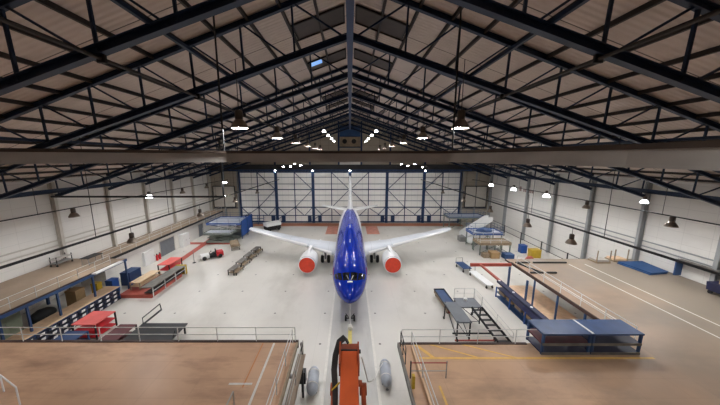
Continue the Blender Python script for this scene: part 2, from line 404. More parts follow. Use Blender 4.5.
for sx, nm in ((-1, 'left'), (1, 'right')):
    for k in range(1, 19):
        x = 1.82*k+.2; z = up_z(x)+.12
        solo('roof_purlin', MB().box(sx*x-.07, sx*x+.07, -6, YB-.1, z-.12, z+.1), M_purlin,
             '%s dark purlin down from the ridge on the %s roof slope' % (ORD[k-1], nm), 'purlin', 'roof purlins')
    x = 6.9
    solo('tie_beam', MB().bar((sx*x, -4, lo_z(x)+.2), (sx*x, 62.5, lo_z(x)+.2), .14), M_truss, 'long steel tie beam along the truss bottoms, %s of the ridge' % nm, 'beam', 'roof tie beams')
    x = 18
    solo('tie_beam', MB().bar((sx*x, -4, lo_z(x)+.26), (sx*x, 62.5, lo_z(x)+.26), .16), M_truss, 'outer long steel tie beam halfway down the %s roof slope' % nm, 'beam', 'roof tie beams')
    x = 8.8; z = lo_z(x)-.3
    m = MB().tube((sx*x, -5, z), (sx*x, 60, z), .07, 8)
    t = thing('roof_pipe', 'brown service pipe running under the trusses, %s side' % nm, 'pipe', (sx*x, 27, z), 0, 'roof service pipes')
    m.build('pipe_run', M_purlin, t, (sx*x, 27, z))
    for y in FR[2:10]:
        MB().box(sx*x-.15, sx*x+.15, y-.05, y+.05, z-.14, lo_z(x)-.16).build('pipe_clip', M_dark, t, (sx*x, 27, z))
solo('ridge_beam', MB().ibeam((0, -5, 22.3), (0, 63, 22.3), .34, .3, .05), M_blue_steel, 'blue grey beam running along under the roof ridge', 'beam')
for sx, nm in ((-1, 'left'), (1, 'right')):
    x = WX-1.0
    solo('eaves_beam', MB().ibeam((sx*x, 2, lo_z(x)+.5), (sx*x, 63, lo_z(x)+.5), .25, .45, .05), M_truss, 'blue lattice eaves beam along the top of the %s wall' % nm, 'beam', 'eaves beams')

# conduit lines with lamps, two on each side
for sx, nm in ((-1, 'left'), (1, 'right')):
    for x, far, wd in ((16., 'inner', .055), (27.6, 'outer', .045)):
        t = thing('cable_conduit', '%s suspended dark conduit line along the %s side of the hangar' % (far, nm), 'conduit', (sx*x, 30, 11), 0, 'suspended conduit lines')
        MB().bar((sx*x, 0, 11), (sx*x, 60, 11), wd*2, wd*2).build('conduit', M_dark, t, (sx*x, 30, 11))
        for y in FR[2:10]:
            MB().tube((sx*x, y, 11), (sx*x, y, lo_z(x)-.1), .018, 6).build('hanger_rod', M_dark, t, (sx*x, 30, 11))

# ------------------------------------------------------------------ crane girder across the view
gpts = [(-14.2, 9.6), (-6.6, 14.9), (5.3, 14.9), (7.4, 9.0), (8.0, 4.4)]
gpts = [(-13.0, 8.8), (-6.2, 13.6), (5.0, 13.6), (6.9, 6.6), (7.0, 4.2)]
t = thing('crane_girder', 'long grey travelling crane girder with a brown top flange spanning the hangar at eye level', 'girder', (0, 13.6, 15.8)); gc = (0, 13.6, 15.8)
for j in range(len(gpts)-1):
    a, b = gpts[j], gpts[j+1]; d = Vector((b[0]-a[0], b[1]-a[1])).normalized()*.04
    a = (a[0]-d.x, a[1]-d.y); b = (b[0]+d.x, b[1]+d.y)
    MB().bar((a[0], a[1], 15.98), (b[0], b[1], 15.98), .3, .4).build('web_plate', M_girder, t, gc)
    MB().bar((a[0], a[1], 16.24), (b[0], b[1], 16.24), .42, .13).build('top_flange', M_girder_top, t, gc)
    MB().bar((a[0], a[1], 15.78), (b[0], b[1], 15.78), .36, .06).build('bottom_flange', M_girder, t, gc)
for x, y in ((-6.25, 13.45), (5.05, 13.4)):
    MB().tube((x, y, 16.25), (x, y, up_z(x)+.1), .045, 8).build('hanger', M_dark, t, gc)
# U-shaped hanging pipe on the left
t = thing('hanging_pipe', 'dark pipe hanging from the roof at left, bent level back to the left wall', 'pipe', (-14.2, 30, 11.6)); pc = (-14.2, 30, 11.6)
MB().tube((-14.2, 29.6, 11.6), (-14.2, 29.6, lo_z(14.2)), .1, 8).build('drop_pipe', M_dark, t, pc)
MB().tube((-14.1, 29.6, 11.6), (-33.6, 29.6, 11.6), .11, 8).build('level_pipe', M_dark, t, pc)

# ------------------------------------------------------------------ lamps
LAMPS = []
me_cache = {}
def shared(key, fn, m, parent, name):
    if key not in me_cache:
        o = fn().build(name, m, parent); me_cache[key] = o.data; return o
    o = bpy.data.objects.new(name, me_cache[key]); C.objects.link(o); o.parent = parent; return o
def lamp(x, y, z, top, label, group, glow=False, sc=1.):
    """bell high-bay lamp; z = rim height, hung on a rod from height top"""
    t = thing('highbay_lamp', label, 'lamp', (x, y, z), 0, group); t.scale = (sc, sc, sc)
    shared('bell%d' % glow, lambda: MB().lathe([(.43, 0), (.42, .06), (.36, .2), (.25, .36), (.17, .45), (.15, .45), (.15, .43), (.23, .34), (.34, .19), (.4, .05), (.41, 0)], n=20, caps=False), M_glowbell if glow else M_lampmetal, t, 'reflector')
    shared('lens', lambda: MB().lathe([(.02, .03), (.4, .03), (.4, .05), (.02, .05)], n=20), M_lens, t, 'lens')
    shared('hous', lambda: MB().lathe([(.17, .44), (.19, .47), (.19, .82), (.15, .88), (.03, .9)], n=14), M_lamphousing, t, 'gear_housing')
    MB().tube((0, 0, .88), (0, 0, (top-z)/sc), .02, 6).build('hanger_rod', M_dark, t)
    return t
for sx, nm in ((-1, 'left'), (1, 'right')):
    for i, y in enumerate((-4, 1.0, 13.7, 20.9, 28.3, 36.5, 44.5, 52.5)):
        x = 5.4+.05*i
        if i < 2: lab = '%s large bell lamp of the central row %s of the ridge, nearest the camera' % (('first', 'second')[i], nm)
        else: lab = '%s bell lamp in view of the central row %s of the ridge' % (ORD[i-2], nm)
        if i < 2 or True: lamp(sx*x, y, 17.4, lo_z(x)-.2, lab, 'central high bay lamps')
    for i, y in enumerate((31.5, 37.6, 44.4, 51.)):
        lamp(sx*3.0, y, 18.85, lo_z(3)-.15, '%s small bright lamp of the row close by the ridge, %s side' % (ORD[i], nm), 'ridge high bay lamps', True, .5)
    for i, y in enumerate((2., 18.5, 23.3, 29.8, 37, 45.5) if sx > 0 else (2., 18.8, 27.8, 36.5, 45.5)):
        lamp(sx*16, y, 9.82, 11, ('%s grey bell lamp from the camera under the inner %s conduit line' % (ORD[i], nm)), 'inner conduit bell lamps', False, .8)
    outer = ((14, 0), (22.2, 0), (30.5, 0), (37.0, 1), (44.6, 1), (51.8, 1)) if sx > 0 else ((14, 0), (26., 0), (36.2, 1), (43.5, 0), (51, 0))
    for i, (y, g) in enumerate(outer):
        lamp(sx*27.6, y, 10.1 if not g else 10.45, 11.0 if not g else 11.35, '%s lamp along the outer %s conduit, %s' % (ORD[i], nm, 'glowing white all over' if g else 'with a dull grey bell'), 'outer conduit lamps', bool(g))
lamp(27.6, 24.6, 11.75, lo_z(27.6), 'single lit bell lamp under the roof truss end high on the right wall', 'truss end lamps', True, .7)
def spot(x, y, z, top, label, group):
    t = thing('spot_lamp', label, 'lamp', (x, y, z), 0, group)
    shared('sp1', lambda: MB().lathe([(.22, 0), (.2, .16), (.12, .3), (.04, .34)], n=12), M_lampmetal, t, 'housing')
    shared('sp2', lambda: MB().lathe([(.02, -.06), (.16, -.04), (.24, .04), (.2, .06)], n=12), M_lens_small, t, 'lens')
    MB().tube((0, 0, .3), (0, 0, top-z), .02, 6).build('hanger_rod', M_dark, t)
for i, (x, z) in enumerate(((-13.8, 14.0), (-12.3, 14.1), (-11.4, 14.6), (-10.2, 14.3), (10.6, 14.5), (12., 14.2), (13.3, 14.5), (15., 13.9))):
    spot(x, 55.5, z, lo_z(x)-.1, '%s small white spot lamp hanging before the dark door header, counted from the left' % ORD[i], 'small spot lamps by the door')
for i, x in enumerate((-17.8, -8.9, 0, 17.8)):
    t = thing('header_lamp', '%s small bulkhead light on the door header, counted from the left' % ORD[i], 'lamp', (x, YD-.5, 12.75), 0, 'door header lights')
    MB().box(-.2, .2, -.1, 0, -.05, .3).build('housing', M_grey_steel, t)
    m = MB().lathe([(.03, -.2), (.12, -.17), (.16, -.1)], n=12, axis='Y'); m.build('lens', M_lens_small, t)
spot(-13.85, 29.6-.25, 13.2, lo_z(13.85)-.1, 'single white lamp hanging beside the dark drop pipe at left', 'side spot lamps')
for x, y, nm in ((-30.3, 59.5, 'next to the wall'), (-28.4, 59.5, 'nearer the hangar door')):
    spot(x, y, 7.3, 11.4, 'pale lamp on a long rod over the back left platform, %s' % nm, 'side spot lamps')

# ------------------------------------------------------------------ airliner
N0 = 22.6
t = thing('airliner', 'dark blue twin engine airliner with white wings and red engine covers, nose toward camera', 'aircraft', (0, N0, 0)); ac = (0, N0, 0)
PROF = [(0, .06, 3.06, 2.94), (.12, .30, 3.26, 2.72), (.35, .55, 3.5, 2.48), (.75, .86, 3.79, 2.24), (1.2, 1.12, 4.07, 2.06), (1.7, 1.34, 4.34, 1.93),
        (2.3, 1.54, 4.8, 1.82), (2.9, 1.69, 5.23, 1.74), (3.5, 1.8, 5.5, 1.68), (4.3, 1.9, 5.66, 1.63), (5.4, 1.96, 5.74, 1.6), (7, 1.975, 5.76, 1.6),
        (12, 1.975, 5.76, 1.6), (18, 1.975, 5.76, 1.6), (24.5, 1.975, 5.76, 1.62), (27, 1.9, 5.75, 1.85), (29.5, 1.72, 5.72, 2.35), (32, 1.38, 5.62, 3.0), (34.2, .98, 5.45, 3.6), (36, .6, 5.25, 4.1), (37.2, .32, 5.1, 4.45), (37.55, .16, 5.0, 4.6)]
def fus(s):
    for a, b in zip(PROF, PROF[1:]):
        if a[0] <= s <= b[0]:
            u = (s-a[0])/(b[0]-a[0]); return [p+(q-p)*u for p, q in zip(a, b)]
def fpt(s, phi, off=0.):
    _, w, zt, zb = fus(s); zc = (zt+zb)/2; h = (zt-zb)/2
    return (math.sin(phi)*(w+off), N0+s, zc+math.cos(phi)*(h+off))
NS = 40
MB().loft([[fpt(p[0], 2*PI*k/NS) for k in range(NS)] for p in PROF]).build('fuselage', M_air_blue, t, ac)
def surf_patch(name, s0, s1, p0, p1, m, off=.012, nn=5, parent=t, skew=0.):
    mb = MB(); top = []; bot = []
    for i in range(nn+1):
        for j in range(nn+1):
            ph = math.radians(p0+(p1-p0)*j/nn); s = s0+(s1-s0)*i/nn+skew*(j/nn)
            top.append(fpt(s, ph, off)); bot.append(fpt(s, ph, -.02))
    q = nn+1
    fs = [(i*q+j, i*q+j+1, (i+1)*q+j+1, (i+1)*q+j) for i in range(nn) for j in range(nn)]
    mb.add(top, fs, True)
    edge = [(0, j) for j in range(nn)]+[(i, nn) for i in range(nn)]+[(nn, nn-j) for j in range(nn)]+[(nn-i, 0) for i in range(nn)]
    ids = [i*q+j for i, j in edge]; L = len(ids)
    mb.add([top[i] for i in ids]+[bot[i] for i in ids], [(k, (k+1) % L, (k+1) % L+L, k+L) for k in range(L)])
    return mb.build(name, m, parent, ac)
for sg in (-1, 1):
    surf_patch('cockpit_window', 1.5, 2.2, sg*2.5, sg*30, M_glass, skew=.12)
    surf_patch('cockpit_window', 1.68, 2.35, sg*33, sg*51, M_glass, skew=.3)
    surf_patch('cockpit_window', 2.1, 2.65, sg*54, sg*67, M_glass, skew=.25)
    for k in range(2):
        m = MB(); p = Vector(fpt(1.45, math.radians(sg*3), .03)); q = Vector(fpt(1.95, math.radians(sg*13), .04)); m.bar(p, q, .05); m.build('windscreen_wiper', M_grey_steel, t, ac); break
surf_patch('wiper_cowl', 1.32, 1.44, -12, 12, M_white)
# wings
def foil_ring(x, le, te, z, th, n=10):
    """closed aerofoil section at span x, nose at y=le, tail at y=te"""
    up = []; dn = []
    for i in range(n+1):
        u = (1-math.cos(PI*i/n))/2; yt = th*(2.969*math.sqrt(u)-1.26*u-3.516*u*u+2.843*u**3-1.015*u**4)
        y = le+(te-le)*u
        up.append((x, y, z+yt*1.1)); dn.append((x, y, z-yt*.8))
    return up+dn[-2:0:-1]
for sg in (-1, 1):
    secs = [(1.2, N0+12.5, N0+18.6, 2.35, .8), (2.0, N0+13.1, N0+18.6, 2.45, .75), (6.3, N0+15.5, N0+19.0, 2.85, .46), (12, N0+18.2, N0+20.8, 3.4, .28), (16.2, N0+20.15, N0+22.1, 3.85, .18), (17.0, N0+20.75, N0+22.2, 3.95, .12), (17.15, N0+21.2, N0+22.2, 3.98, .05)]
    MB().loft([foil_ring(sg*a, b, c_, d, e) for a, b, c_, d, e in secs]).build('wing', M_wing, t, ac)
    # pale leading edge slats
    m = MB()
    for (x0, l0, z0), (x1, l1, z1) in (((2.6, 13.46, 2.52), (6.3, 15.52, 2.87)), ((6.4, 15.56, 2.88), (16.3, 20.25, 3.87))):
        m.path([(sg*x0, N0+l0+.12, z0), (sg*x1, N0+l1+.12, z1)], .27, 8, .13)
    m.build('leading_edge_slat', M_air_white, t, ac)
    for x, l, z in ((4.9, 19.0, 2.4), (8.6, 19.2, 2.75), (11.7, 20.2, 3.1)):
        m = MB().lathe([(.02, -1.9), (.13, -1.3), (.2, -.2), (.15, .8), (.02, 1.4)], (sg*x, N0+l, z), 'Y', 10); m.build('flap_fairing', M_air_white, t, ac)
    # wing root fairing
    m = MB(); m.loft([[(sg*(1.35+math.cos(a)*r), N0+s, 2.15+math.sin(a)*r*.75) for a in [2*PI*k/14 for k in range(14)]] for s, r in ((10.6, .1), (11.6, .7), (13.2, 1.0), (17, 1.02), (20, .7), (21.5, .1))]); m.build('wing_root_fairing', M_air_white, t, ac)
    # engine
    ex, ey, ez = sg*5.75, N0+11.0, 1.75
    nac = MB().lathe([(.95, .12), (1.0, .02), (1.1, -.02), (1.18, .1), (1.24, .6), (1.25, 1.4), (1.2, 2.4), (1.05, 3.3), (.9, 3.7), (.82, 3.7), (.8, 3.0)], (ex, ey, ez), 'Y', 28, False)
    nac.lathe([(.62, 3.0), (.55, 4.2), (.4, 4.6), (.36, 4.6)], (ex, ey, ez), 'Y', 20, True)
    e = nac.build('engine_nacelle', M_air_white, t, ac)
    m = MB().lathe([(.02, -.06), (.6, -.055), (.98, -.03), (1.08, 0), (1.1, .1), (1.0, .12)], (ex, ey, ez), 'Y', 28); m.build('engine_cover', M_cover, t, ac)
    m = MB()
    for a0 in (0.,): m.lathe([(1.13, .1), (1.19, .14), (1.2, .2), (1.13, .2)], (ex, ey, ez), 'Y', 28, False)
    m.build('inlet_lip', M_grey_steel, t, ac)
    m = MB(); m.loft([[(ex-.22*w, N0+s, z0), (ex+.22*w, N0+s, z0), (ex+.22*w, N0+s, z1), (ex-.22*w, N0+s, z1)] for s, z0, z1, w in ((11.8, 2.85, 2.95, .3), (13.0, 2.75, 3.15, 1), (15.6, 2.4, 3.05, 1), (18.0, 2.3, 2.7, .5))], True, False); m.build('engine_pylon', M_air_white, t, ac)
    # main gear
    gx, gy = sg*3.75, N0+16.2
    g = MB().tube((gx, gy, .6), (gx, gy, 2.5), .16, 10).build('main_gear_strut', M_grey_steel, t, ac)
    MB().bar((gx, gy, 1.6), (gx-sg*1.6, gy, 2.1), .12).build('drag_brace', M_grey_steel, t, ac)
    MB().box(gx+sg*.3-.03, gx+sg*.3+.03, gy-.6, gy+.6, 1.3, 2.4).build('gear_door', M_air_white, t, ac)
    for dx in (-.46, .46):
        m = MB().lathe([(.3, -.2), (.5, -.22), (.58, -.14), (.6, 0), (.58, .14), (.5, .22), (.3, .2)], (gx+dx, gy, .6), 'X', 20); w = m.build('main_wheel', M_black, t, ac)
        MB().lathe([(.05, -.23), (.28, -.21), (.28, .21), (.05, .23)], (gx+dx, gy, .6), 'X', 14).build('wheel_hub', M_grey_steel, w)
        w.children[0].data.transform(Matrix.Translation((-ac[0], -ac[1], 0)))
    # tailplane
    tp = [(.25, N0+31.6, N0+36.0, 4.75, .45), (1.0, N0+32.2, N0+36.1, 4.83, .35), (5.9, N0+35.0, N0+37.0, 5.3, .16), (6.2, N0+35.5, N0+37.0, 5.33, .06)]
    MB().loft([foil_ring(sg*a, b, c_, d, e) for a, b, c_, d, e in tp]).build('tailplane', M_air_white, t, ac)
# fin (spans upward)
def fin_ring(z, le, te, th, n=8):
    r = foil_ring(0, le, te, 0, th, n); return [(p[2], p[1], z) for p in r]
MB().loft([fin_ring(z, N0+a, N0+b, th) for z, a, b, th in ((5.3, 28.6, 36.2, .55), (5.9, 29.6, 36.3, .5), (8, 31.6, 36.9, .42), (11.4, 34.4, 37.7, .3), (11.8, 35.0, 37.8, .12))]).build('tail_fin', M_air_white, t, ac)
# white upper tail cone beneath the fin
m = MB(); rings = []
for p in PROF:
    if 27 <= p[0] <= 36:
        rings.append([fpt(p[0], 2*PI*k/NS, .015) for k in range(NS)])
q = N0
for sg in (-1, 1):
    mb = MB(); ss = [11.8, 14.5, 17, 21, 24.5, 27, 29, 30.6, 32, 34.2, 36, 37.2]; aa = [92, 70, 57, 46, 38, 31, 24, 16, 9, 7, 6, 6]; rr = []
    for i, s in enumerate(ss):
        a0 = aa[i]; rr.append([fpt(s, math.radians(sg*(a0+(140-a0)*j/24)), .035) for j in range(25)])
    vs = [v for r in rr for v in r]
    mb.add(vs, [(i*25+j, i*25+j+1, (i+1)*25+j+1, (i+1)*25+j) for i in range(len(ss)-1) for j in range(24)], True)
    mb.build('tail_paint_panel', M_air_white, t, ac)
# nose gear
MB().tube((0, N0+5.1, .45), (0, N0+5.1, 1.9), .12, 10).build('nose_gear_strut', M_grey_steel, t, ac)
for dx in (-.24, .24):
    MB().lathe([(.15, -.11), (.34, -.12), (.4, -.05), (.4, .05), (.34, .12), (.15, .11)], (dx, N0+5.1, .4), 'X', 18).build('nose_wheel', M_black, t, ac)
MB().path([(0, N0+3, 5.36), (0, N0+3.4, 5.62), (0, N0+3.5, 5.75)], .02, 6).build('antenna', M_air_white, t, ac) if False else None
for s in (8.5, 15.5, 21):
    m = MB().prism([(N0+s, fus(s)[2]-.03), (N0+s+.5, fus(s)[2]-.03), (N0+s+.5, fus(s)[2]+.26), (N0+s+.25, fus(s)[2]+.28)], -.03, .03, 'X'); m.build('blade_antenna', M_air_white, t, ac)

# tow bar at the nose
t = thing('tow_bar', 'white tow bar with a small wheeled cradle in front of the aircraft nose', 'tow bar', (0, 24.2, 0)); tc = (0, 24.2, 0)
MB().tube((0, 27.25, .42), (0, 22.7, .36), .09, 10).build('bar', M_line, t, tc)
MB().box(-.28, .28, 27.2, 27.5, .3, .55).build('head', M_dark, t, tc)
for sg in (-1, 1):
    MB().lathe([(.08, -.08), (.26, -.09), (.3, 0), (.26, .09), (.08, .08)], (sg*.42, 24.0, .3), 'X', 14).build('wheel', M_black, t, tc)
MB().bar((-.42, 24.0, .3), (.42, 24.0, .3), .09).build('axle', M_dark, t, tc)
MB().lathe([(.06, 22.3), (.2, 22.35), (.24, 22.6), (.2, 22.8), (.08, 22.9)], (0, 0, .3), 'Y', 12).build('eye', M_line, t, tc)
for sg in (-1, 1): MB().bar((sg*.16, 24.1, .35), (sg*.42, 24.05, .75), .07).build('handle', M_dark, t, tc)

# ------------------------------------------------------------------ raised decks
DZ = 4.0
def railing(parent, off, p, q, n, h=1.05, m=M_rail, rails=(1.05, .55), toe=None, r=.025):
    """guard rail part: sub-parts posts and rails"""
    p = Vector(p); q = Vector(q)
    g = MB()
    for z in rails: g.tube(p+Vector((0, 0, z)), q+Vector((0, 0, z)), r, 8)
    o = g.build('guard_rail', m, parent, off)
    for i in range(n+1):
        a = p.lerp(q, i/n); MB().tube(a, a+Vector((0, 0, h)), r*1.1, 8).build('rail_post', m, o, off)
    if toe:
        MB().bar(p+Vector((0, 0, .08)), q+Vector((0, 0, .08)), .03, .16).build('toe_board', toe, o, off)
    return o

# left front deck
t = thing('work_deck', 'brown plywood raised deck on the near left with grey guard rails', 'deck', (-18, 8, 0)); dc = (-18, 8, 0)
MB().box(-WX+.06, -3.45, -6, 15.75, DZ-.14, DZ).build('deck_board', M_deck, t, dc)
m = MB().box(-26.8, -3.4, 15.66, 15.84, DZ-.42, DZ+.06); m.build('edge_beam', M_deckedge, t, dc)
MB().box(-3.52, -3.4, -6, 15.66, DZ-.2, DZ+.03).build('edge_trim', M_tan, t, dc)
railing(t, dc, (-26.6, 15.72, DZ), (-3.6, 15.72, DZ), 9)
railing(t, dc, (-3.75, 15.6, DZ), (-3.75, 6, DZ), 5, m=M_rail)
railing(t, dc, (-3.05, 15.4, DZ-.7), (-3.05, 6, DZ-.7), 4, m=M_girder)
MB().box(-3.4, -2.9, 5, 15.5, DZ-.8, DZ-.7).build('side_step', M_deck2, t, dc)
for y in (15.5, 10, 4): MB().box(-3.22, -3.1, y-.06, y+.06, 0, DZ-.8 if y < 15 else DZ+.1).build('support_post', M_dark, t, dc)
for x in (-10, -17, -24): MB().box(x-.1, x+.1, 15.2, 15.4, 0, DZ-.14).build('support_post', M_bluepost, t, dc)
for nm, a in (('deck_line', (-5.02, -4.89, 6, 15.6)), ('deck_line', (-6.5, -5.25, 12.36, 12.49))):
    MB().box(a[0], a[1], a[2], a[3], DZ+.002, DZ+.007).build(nm, M_line, t, dc)
MB().box(-5.72, -5.64, 12.2, 15.6, DZ+.002, DZ+.007).build('deck_line', M_orange_line, t, dc)
t = thing('post_jack', 'dark grey jack box on the post at the inner corner of the left deck', 'jack', (-3.2, 15.75, .75)); jc = (-3.2, 15.75, .75)
MB().box(-3.55, -3.0, 15.62, 16.05, .9, 1.75).build('gear_box', M_dark, t, jc)
MB().tube((-3.3, 15.85, 1.2), (-4.1, 15.85, 1.3), .14, 12).build('motor', M_grey_steel, t, jc)
MB().tube((-3.28, 15.9, 0), (-3.28, 15.9, .9), .06, 8).build('foot', M_dark, t, jc)

# left wall mezzanine
t = thing('mezzanine', 'left wall mezzanine with brown deck, blue edge beam and grey railings', 'mezzanine', (-30, 23, 0)); mc = (-30, 23, 0)
MB().box(-WX+.06, -26.8, 15.85, 30.3, DZ-.14, DZ).build('deck_board', M_deck2, t, mc)
MB().box(-26.9, -26.75, 15.9, 30.3, DZ-.28, DZ).build('edge_beam', M_bluepost, t, mc)
MB().box(-26.95, -26.8, 15.9, 29, DZ, DZ+.1).build('edge_trim', M_deckedge, t, mc)
railing(t, mc, (-27.1, 15.9, DZ), (-27.1, 28.5, DZ), 7, m=M_rail)
for y in (18.5, 20.3, 22.6, 26.0, 30.1): MB().box(-26.92, -26.78, y-.07, y+.07, 1.48 if y < 28.3 else 0, DZ-.28).build('support_post', M_bluepost, t, mc)
for y in (19.3, 23.0, 27): MB().box(-33.3, -33.1, y-.1, y+.1, 0, DZ-.14).build('support_post', M_bluepost, t, mc)
MB().box(-26.75, -26.3, 25.9, 29.3, DZ-.02, DZ+.12).build('edge_trim', M_white, t, mc)

# lean-to room with walkway along the left wall beyond the mezzanine
o = MB().box(-WX+.02, -30.6, 31.3, 62, 0, 3.15).build('wall_partition', M_wall); o['kind'] = 'structure'
t = thing('wall_walkway', 'dark edged walkway with grey rails on top of the white lean to rooms', 'walkway', (-32, 46, 3.15)); wc = (-32, 46, 3.15)
MB().box(-WX+.03, -30.35, 31.1, 62, 3.16, 3.4).build('walkway_deck', M_deck2, t, wc); MB().box(-30.35, -30.27, 31.1, 62, 3.1, 3.42).build('edge_beam', M_dark, t, wc)
railing(t, wc, (-30.45, 31.2, 3.4), (-30.45, 61.9, 3.4), 12, m=M_rail)
for i, (y0, y1) in enumerate(((41.0, 44.4), (52, 53.6))):
    d = MB().box(-30.62, -30.55, y0, y1, .02, 2.5).build('door_%d' % (7+i), M_doorgrey); d['kind'] = 'structure'
    f = MB(); f.box(-30.6, -30.52, y0-.12, y0, 0, 2.6); f.box(-30.6, -30.52, y1, y1+.12, 0, 2.6); f.box(-30.6, -30.52, y0-.12, y1+.12, 2.5, 2.62); f.build('door_frame', M_column, d)
    MB().box(-30.54, -30.48, y1-.3, y1-.15, 1.0, 1.1).build('door_handle', M_grey_steel, d)
def extinguisher(x, y, label):
    t = thing('fire_extinguisher', label, 'fire extinguisher', (x, y, .0), 0, 'fire extinguishers')
    MB().lathe([(.12, 0), (.17, .05), (.17, .75), (.1, .9), (.05, .95)], n=14).build('cylinder', M_red, t)
    MB().box(-.06, .06, -.05, .05, .93, 1.1).build('valve', M_black, t)
    MB().path([(0.05, 0, 1.0), (.22, 0, .9), (.2, 0, .4)], .025, 6).build('hose', M_black, t)
extinguisher(-30.2, 39.6, 'red fire extinguisher standing left of the grey lean to door')
extinguisher(-30.2, 40.2, 'red fire extinguisher standing right beside the grey lean to door')
def cabinet(name, x0, x1, y0, y1, z0, z1, m, label, face='x', doors=2, dm=None):
    t = thing(name, label, 'cabinet', ((x0+x1)/2, (y0+y1)/2, z0)); c = ((x0+x1)/2, (y0+y1)/2, z0)
    MB().box(x0, x1, y0, y1, z0, z1).build('body', m, t, c)
    for k in range(doors):
        a = y0+(y1-y0)*k/doors+.04; b = y0+(y1-y0)*(k+1)/doors-.04
        d = MB().box(x1, x1+.03, a, b, z0+.06, z1-.06).build('door', dm or m, t, c)
        MB().box(x1+.03, x1+.06, b-.12, b-.07, (z0+z1)/2-.1, (z0+z1)/2+.1).build('handle', M_grey_steel, d, c)
    return t
cabinet('tall_cabinet', -30.5, -29.8, 45.6, 47.6, 0, 2.3, M_white, 'tall white cabinet beyond the grey door of the lean to')
cabinet('white_cupboard', -30.58, -30.25, 37.2, 39.2, 0.02, 2.1, M_white, 'white cupboard at the lean to wall left of the fire extinguishers', doors=1)

# bench with bins under the mezzanine
t = thing('parts_bench', 'long pale timber bench along the left mezzanine above rows of dark bins', 'bench', (-27.2, 22.5, 0)); bc = (-27.2, 22.5, 0)
MB().box(-27.85, -26.25, 16.4, 28.3, 1.4, 1.48).build('bench_top', M_bench, t, bc)
f = MB()
f.box(-26.3, -26.24, 16.4, 28.3, 1.34, 1.42)
for y in (16.45, 20.03, 24.43, 28.2): f.box(-27.8, -26.3, y-.05, y+.05, 0, 1.4)
f.build('bench_frame', M_bluepost, t, bc)
for z in (.04, .5, .95): MB().box(-27.5, -26.22, 16.45, 28.25, z-.03, z).build('shelf', M_dark, t, bc)
ROWS = ('bottom', 'middle', 'top')
protob = None
for r in range(3):
    for k in range(13):
        y = 16.95+k*.88; z = (.045, .505, .955)[r]; x = -26.72
        lab = '%s dark parts bin from the camera in the %s row of the left bench' % (ORD[k], ROWS[r])
        if protob is None:
            protob = thing('parts_bin', lab, 'bin', (x, y, z), 0, 'dark parts bins on the left bench')
            b = MB().prism([(-.55, 0), (.46, 0), (.5, .2), (.42, .22), (.36, .06), (-.5, .06), (-.5, .36), (-.55, .36)], -.37, .37)
            b.box(-.55, .36, -.38, -.35, 0, .33); b.box(-.55, .36, .35, .38, 0, .33); b.build('body', M_bin, protob)
            MB().prism([(.47, .03), (.49, .03), (.54, .26), (.52, .27)], -.17, .17).build('label_card', M_label, protob)
        else: dup(protob, (x, y, z), None, lab)
# items under the mezzanine
cabinet('storage_cabinet', -31.6, -30.6, 20.5, 22.6, 0, 2.6, M_greencab, 'pale green cabinet with two doors under the left mezzanine')
cabinet('storage_cabinet', -31.4, -30.4, 18.2, 20.0, 0, 2.4, M_blue, 'blue cabinet under the left mezzanine nearest the camera')
cabinet('storage_cabinet', -31.2, -30.2, 17.0, 18.0, 0, 2.2, M_red, 'narrow red cabinet under the near end of the left mezzanine', doors=1)
solo('tarpaulin_bundle', MB().loft([[(-30+math.cos(a)*r*1.0, y, .75+max(-.75, math.sin(a)*r)) for a in [2*PI*k/12 for k in range(12)]] for y, r in ((22.8, .3), (23.1, .55), (23.7, .7), (24.3, .6), (24.7, .35))]), M_black, 'black tarpaulin bundle on the floor behind the long timber bench', 'bundle')
def crate(x, y, z, w, d, h, m, label, cat='box', name='carton', rz=0., lidm=None, group=None):
    t = thing(name, label, cat, (x, y, z), rz, group)
    MB().box(-w/2, w/2, -d/2, d/2, 0, h*.9).build('body', m, t)
    l = MB().box(-w/2-.02, w/2+.02, -d/2-.02, d/2+.02, h*.9, h); l.build('lid', lidm or m, t)
    return t
crate(-29.6, 26.6, 0, 1.1, 1.0, 2.0, M_card, 'tall brown carton behind the timber bench under the mezzanine')
crate(-28.9, 28.3, 0, .7, .6, 1.9, M_ygold, 'yellow locker box under the far end of the left mezzanine', name='locker_box')
crate(-28.3, 29.6, 0, .8, .9, 1.7, M_blue, 'blue locker box at the far end of the timber bench', name='locker_box')
# clutter on the mezzanine deck
def deck_trestle(x, y, label):
    t = thing('trestle_table', label, 'table', (x, y, DZ), 0, 'trestles on the left mezzanine')
    MB().box(-.5, .5, -.9, .9, .8, .86).build('table_top', M_dark, t)
    for sy in (-.8, .8):
        for sx in (-.42, .42): MB().tube((sx, sy, 0), (sx*.8, sy, .8), .03, 6).build('leg', M_grey_steel, t)
    return t
deck_trestle(-29.6, 29.0, 'dark topped trestle at the far end of the left mezzanine')
t = thing('tool_trolley', 'low grey trolley against the left wall on the mezzanine', 'trolley', (-32.7, 28.6, DZ))
MB().box(-.4, .4, -.9, .9, .3, .4).build('tray', M_grey_steel, t); MB().box(-.4, .4, -.9, .9, .8, .88).build('upper_tray', M_girder, t)
for sx in (-.36, .36):
    for sy in (-.8, .8): MB().box(sx-.03, sx+.03, sy-.03, sy+.03, .1, 1.1).build('upright', M_dark, t); MB().lathe([(.03, -.03), (.1, -.03), (.1, .03), (.03, .03)], (sx, sy, .1), 'X', 10).build('wheel', M_black, t)

